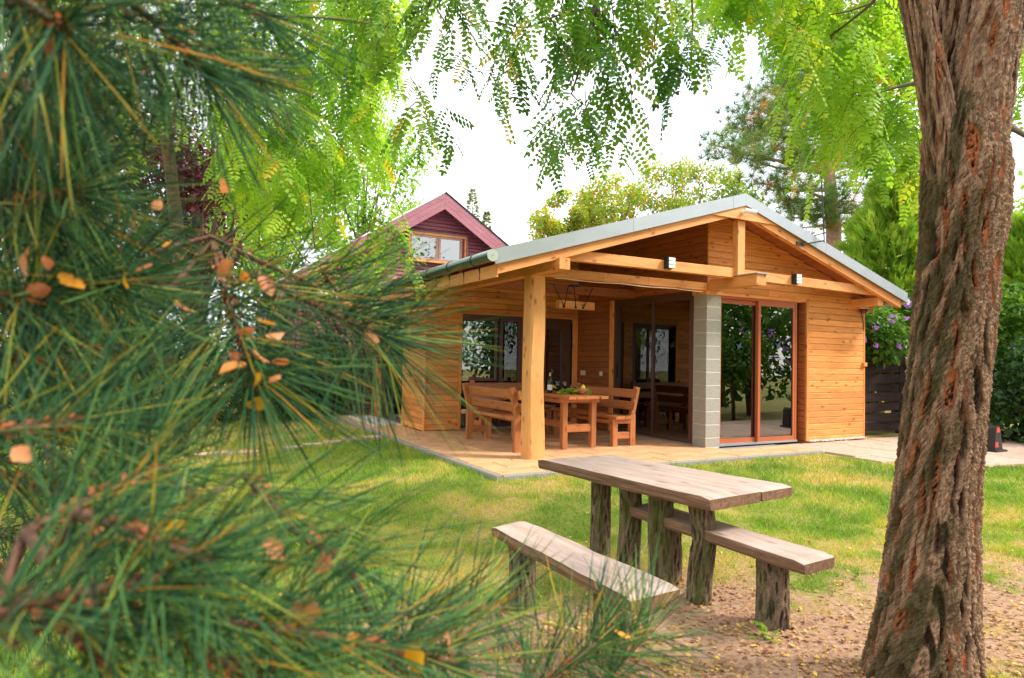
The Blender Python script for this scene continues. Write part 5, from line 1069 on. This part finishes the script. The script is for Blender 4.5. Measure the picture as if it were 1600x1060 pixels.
def needles(p0, p1, L_, n, lift=0):
    shaded = n < 0; n = abs(n)  # negative count: needles tinted darker, the pine's inner shade put into colour
    ax = unit(p1-p0); ln = np.linalg.norm(p1-p0); s1 = unit(np.cross(ax, rng.normal(size=3))); s2_ = np.cross(ax, s1)
    f = 1-rng.random(n)**1.4*min(1, .16/ln)*.95; th = rng.uniform(0, 2*np.pi, n); ang = np.radians(np.where(f > .93, rng.uniform(8, 75, n), rng.uniform(35, 85, n)))
    rad = np.cos(th)[:, None]*s1+np.sin(th)[:, None]*s2_; d = ax*np.cos(ang)[:, None]+rad*np.sin(ang)[:, None]+rng.normal(0, .06, (n, 3)); d = unit(d)
    b0 = p0+(p1-p0)*f[:, None]+rad*.004; l = L_*rng.uniform(.72, 1.12, n); bend = unit(rng.normal(0, .6, (n, 3))+np.array([0, 0, -.55])+ax*.5)*(l*rng.uniform(.04, .16, n))[:, None]
    tint = np.clip(rng.normal(.34+lift, .24, n), 0, .86); tint = tint*(.55 if shaded else 1); brown = rng.random(n); tint = np.where(brown < .06, rng.uniform(.85, 1, n), tint); r = rng.uniform(.00065, .00100, n)
    a1 = unit(np.cross(d, rng.normal(size=(n, 3)))); a2 = np.cross(d, a1); rows = []
    for i in range(seg):
        t_ = i/(seg-1); c = b0+d*(l*t_)[:, None]+bend*(t_*t_); rr_ = r*(1 if i < seg-1 else .25)*(.8 if i == 0 else 1)
        for q in range(3): rows.append(c+(a1*math.cos(q*2.0944)+a2*math.sin(q*2.0944))*rr_[:, None])
    V = np.stack(rows, 1); NV.append(V.reshape(-1, 3)); ti = np.repeat(tint[:, None], seg*3, 1); ti[:, -3:] = np.minimum(1, ti[:, -3:]+.12); NTi.append(ti.ravel())
qd = []
for i in range(seg-1):
    for q in range(3): qd.append((i*3+q, i*3+(q+1) % 3, i*3+3+(q+1) % 3, i*3+3+q))
qd = np.array(qd); nn_tot = 0
known = [tb+np.array([.03, 0, z]) for z in np.linspace(.3, 3.2, 24)]; tips = []
for s_ in sorted(SH, key=lambda q: q[0]):
    p0 = dep(*s_[:3]); p1 = dep(*s_[3:6]); kk = np.array(known); dist = np.linalg.norm(kk-p0, axis=1)+np.maximum(0, (kk-p0)@cR)*3
    src = kk[np.argmin(dist)]
    if s_[0] <= 20: src = tb+np.array([.03, 0, max(.4, p0[2]+.2-tb[2])])
    mid = (src+p0)/2+np.array([0, 0, -.03]); P = [src, mid, p0, (p0+p1)/2+rng.normal(0, .003, 3), p1]; ln = np.linalg.norm(src-p0)
    MB().tube(P, [.0045+.004*min(1, ln), .0045+.0015*min(1, ln), .0042, .0038, .003], 7).build('branch', M['pinetwig'], FP, True)
    known += [p0, (p0+p1)/2, p1]; tips.append((p0, p1)); needles(p0, p1, s_[6], int(s_[7]*(.72 if s_[4] < 640 else .56)), .0 if s_[4] < 640 else .08); nn_tot += abs(s_[7])
    m_ = 60; f = rng.random(m_)*.9+.05; ax = unit(p1-p0); dd = unit(rng.normal(size=(m_, 3))); dd = unit(dd-ax*(dd@ax)[:, None]); sheath.append((p0+(p1-p0)*f[:, None]+dd*.004, unit(dd*.7+ax)))
V = np.concatenate(NV); nN = len(V)//(seg*3); Q = (qd[None]+(np.arange(nN)*seg*3)[:, None, None]).reshape(-1, 4)
tag(link('needles', npmesh('needles', V, [Q], {'tint': np.concatenate(NTi)}, True), M['needle'], FP), kind='stuff')
sp = np.concatenate([a for a, _ in sheath]); sd_ = np.concatenate([b_ for _, b_ in sheath])
V, Fs, at = scatter_template(rhV, [rhF], sp, axes_from(sd_, rng.normal(size=sd_.shape)), rng.uniform(.005, .010, len(sp)), rng.uniform(.0, .3, len(sp))); tag(link('bud_scales', npmesh('bud_scales', V, Fs, at), M['dryleaf'], FP), kind='stuff')
# dry leaves caught among the needles: curled, each its own shape and tilt
CL = [(80, 452, .6), (58, 470, .6), (42, 432, .6), (95, 425, .6), (192, 442, .62), (340, 432, .72), (384, 440, .72), (425, 462, .74), (398, 512, .7), (414, 524, .7), (432, 508, .7), (402, 583, .68), (422, 590, .68), (384, 568, .68), (358, 556, .68), (446, 560, .7), (128, 842, .47), (145, 852, .46), (246, 842, .5), (262, 836, .5), (344, 886, .5), (300, 880, .5), (442, 872, .56), (490, 895, .56), (452, 884, .56), (478, 962, .52), (502, 960, .52), (298, 52, .58), (70, 66, .52), (212, 334, .8), (240, 330, .8), (262, 386, .8), (602, 552, .86), (582, 520, .86), (556, 478, .9), (70, 560, .62), (270, 472, .7), (345, 300, .85), (560, 990, .55), (640, 1010, .58), (700, 1000, .6), (330, 870, .48), (85, 410, .6), (210, 425, .62), (395, 545, .69), (960, 985, .8), (420, 625, .7), (20, 700, .5)]
cl2 = []
for i in range(7):
    n_ = 5; uu = np.linspace(-1, 1, n_); r_ = np.random.default_rng(200+i); Vv = []
    for a in np.linspace(0, 1, 7):
        w_ = .42*math.sin(math.pi*min(1, a*.96+.03))**.8*(1+r_.normal(0, .08)); cu = r_.uniform(.5, 1.3)
        for q in uu: Vv.append((a, q*w_*math.cos(abs(q)*cu*.6), .28*w_*q*q*cu+.22*a*a*(1 if i % 2 else -.6)))
    Fq = [(r__*n_+c, r__*n_+c+1, (r__+1)*n_+c+1, (r__+1)*n_+c) for r__ in range(6) for c in range(n_-1)]
    me = npmesh('dry_leaf', np.array(Vv), [np.array(Fq)], {'tint': np.full(len(Vv), (0.1, .3, .5, .75, .95, .4, .65)[i])}, True); me.materials.append(M['dryleaf']); cl2.append(me)
for k, (u, v, d) in enumerate(CL):
    p = dep(u, v, d-.01); s_ = rng.uniform(.015, .026)*(1.0 if d < .6 else 1.1); R3 = rand_rot(1, rng)[0]*s_
    o = link('dry_leaf', cl2[k % 7], None, None, mw=Matrix(((*R3[0], p[0]), (*R3[1], p[1]), (*R3[2], p[2]), (0, 0, 0, 1))))
    colw = ('rust brown', 'pinkish brown', 'tan orange', 'bright orange', 'golden yellow', 'reddish tan', 'orange')[k % 7]
    vert = 'top' if v < 200 else 'upper middle' if v < 400 else 'middle' if v < 640 else 'lower' if v < 900 else 'bottom'
    hor = 'left edge' if u < 110 else 'far left' if u < 260 else 'left' if u < 460 else 'centre left' if u < 620 else 'centre'
    tag(o, f'{colw} dry leaf caught in foreground pine needles, {vert} {hor} of picture', 'leaf', 'dry leaves caught in the pine')

# ------------------------------------------------------------------ grass and leaf litter
rng = np.random.default_rng(77)
n = 330000
u = rng.uniform(-60, 1680, n); v = rng.uniform(625, 1120, n)
dirs = cF+cR*((u-IW/2)/FPX)[:, None]-cU*((v-IH/2)/FPX)[:, None]; t_ = (-.16-CAM[2])/dirs[:, 2]; ok = (t_ > 0) & (t_ < 26); Pg = CAM+dirs*t_[:, None]; Pg = Pg[ok][:, :2]
Pg = np.vstack([Pg, np.stack([rng.uniform(-9, 3, 70000), rng.uniform(-7.5, 4, 70000)], 1)])
x, y = Pg.T
okp = ~((x > PX+.012) & (y > PY+.012) & (x < 9) & (y < 13)) & ~inpoly(x, y, PATH) & ~((x > 1.4) & (y > -2.0))
edge = ((x > PX-.06) & (y > PY-.06) & (x < 1.5) & (y < 3))
x, y = x[okp], y[okp]; bz = bare(x, y); sw_ = straw(x, y); keep = rng.random(len(x)) > np.clip(bz*1.25-.12, 0, .985)*(1)
x, y, bz, sw_ = x[keep], y[keep], bz[keep], sw_[keep]; nb = len(x); z = gz(x, y); dist = np.hypot(x-CAM[0], y-CAM[1])
clump = fbm(x*7, y*7, 41, 3)**1.5*1.5; hgt = (.012+.042*clump)*rng.uniform(.6, 1.4, nb)*(1-.45*np.clip(bz+.3*sw_, 0, 1))*np.clip(dist/5, .9, 1.6); wd = .0022*np.clip(dist/4, .8, 3.2)*rng.uniform(.7, 1.3, nb)
a = rng.uniform(0, 6.283, nb); lean = rng.normal(0, .6, (nb, 2)); B0 = np.stack([x, y, z-.004], 1); sv = np.stack([np.cos(a), np.sin(a), 0*a], 1)*wd[:, None]; tip = B0+np.stack([lean[:, 0]*hgt, lean[:, 1]*hgt, hgt], 1)
V = np.stack([B0-sv, B0+sv, tip], 1).reshape(-1, 3); F3 = np.arange(nb*3).reshape(-1, 3)
tn = np.clip(.12+.42*rng.random(nb)+(sw_-.35)*.75*(rng.random(nb) < .75)+.12*(fbm(x*3, y*3, 51)-.5), 0, 1)
tag(link('grass', npmesh('grass', V, [F3], {'tint': np.repeat(tn, 3)}), M['grass']), 'short patchy lawn grass, green with straw coloured patches', kind='stuff')
n = 16000; u = rng.uniform(-50, 1650, n); v = 700+rng.random(n)**.7*420
dirs = cF+cR*((u-IW/2)/FPX)[:, None]-cU*((v-IH/2)/FPX)[:, None]; t_ = (-.19-CAM[2])/dirs[:, 2]; Pg = CAM+dirs*t_[:, None]; x, y = Pg[:, 0], Pg[:, 1]
ok = (~((x > PX) & (y > PY))) & (rng.random(n) < np.clip(.10+1.1*bare(x, y)+.9*(y < -4.9), 0, 1)*(.35+.65*(fbm(x*3, y*3, 61) > .45))); x, y = x[ok], y[ok]
m_ = len(x); z = gz(x, y)+rng.uniform(.004, .016, m_); D = np.stack([rng.normal(0, 1, m_), rng.normal(0, 1, m_), rng.normal(0, .3, m_)], 1); U_ = np.stack([rng.normal(0, .4, m_), rng.normal(0, .4, m_), np.ones(m_)], 1)
V, Fs, at = scatter_template(leafT, [leafF], np.stack([x, y, z], 1), axes_from(D, U_), rng.uniform(.014, .034, m_), np.clip(rng.normal(.5, .27, m_), 0, 1))
tag(link('leaf_litter', npmesh('leaf_litter', V, Fs, at), M['litter']), 'scattered yellow and brown fallen leaves on lawn and bare earth', kind='stuff')
# little weed by the bench leg
for i, (u, v) in enumerate(((1195, 1000), (1225, 1015), (1240, 1000))):
    p = hit(u, v, 'z', -.2); 
    if i: continue
    t = thing('weed_plant', 'small green seedling on the earth near the right bench leg', 'plant', p)
    for k in range(16):
        a = rng.uniform(0, 6.283); q = p+np.array([rng.normal(0, .06), rng.normal(0, .05), rng.uniform(.02, .07)]); Rm = axes_from(np.array([[math.cos(a), math.sin(a), .2]]), np.array([[0, 0, 1.]])); V, Fs, at = scatter_template(leafT, [leafF], np.zeros((1, 3)), Rm, np.array([rng.uniform(.03, .05)]), np.array([rng.uniform(.3, 1)]))
        link('leaf', npmesh('leaf', V, Fs, at), M['lush'], t, loc=q); MB().tube([p, q], .0015, 4).build('stem', M['lush'], t)
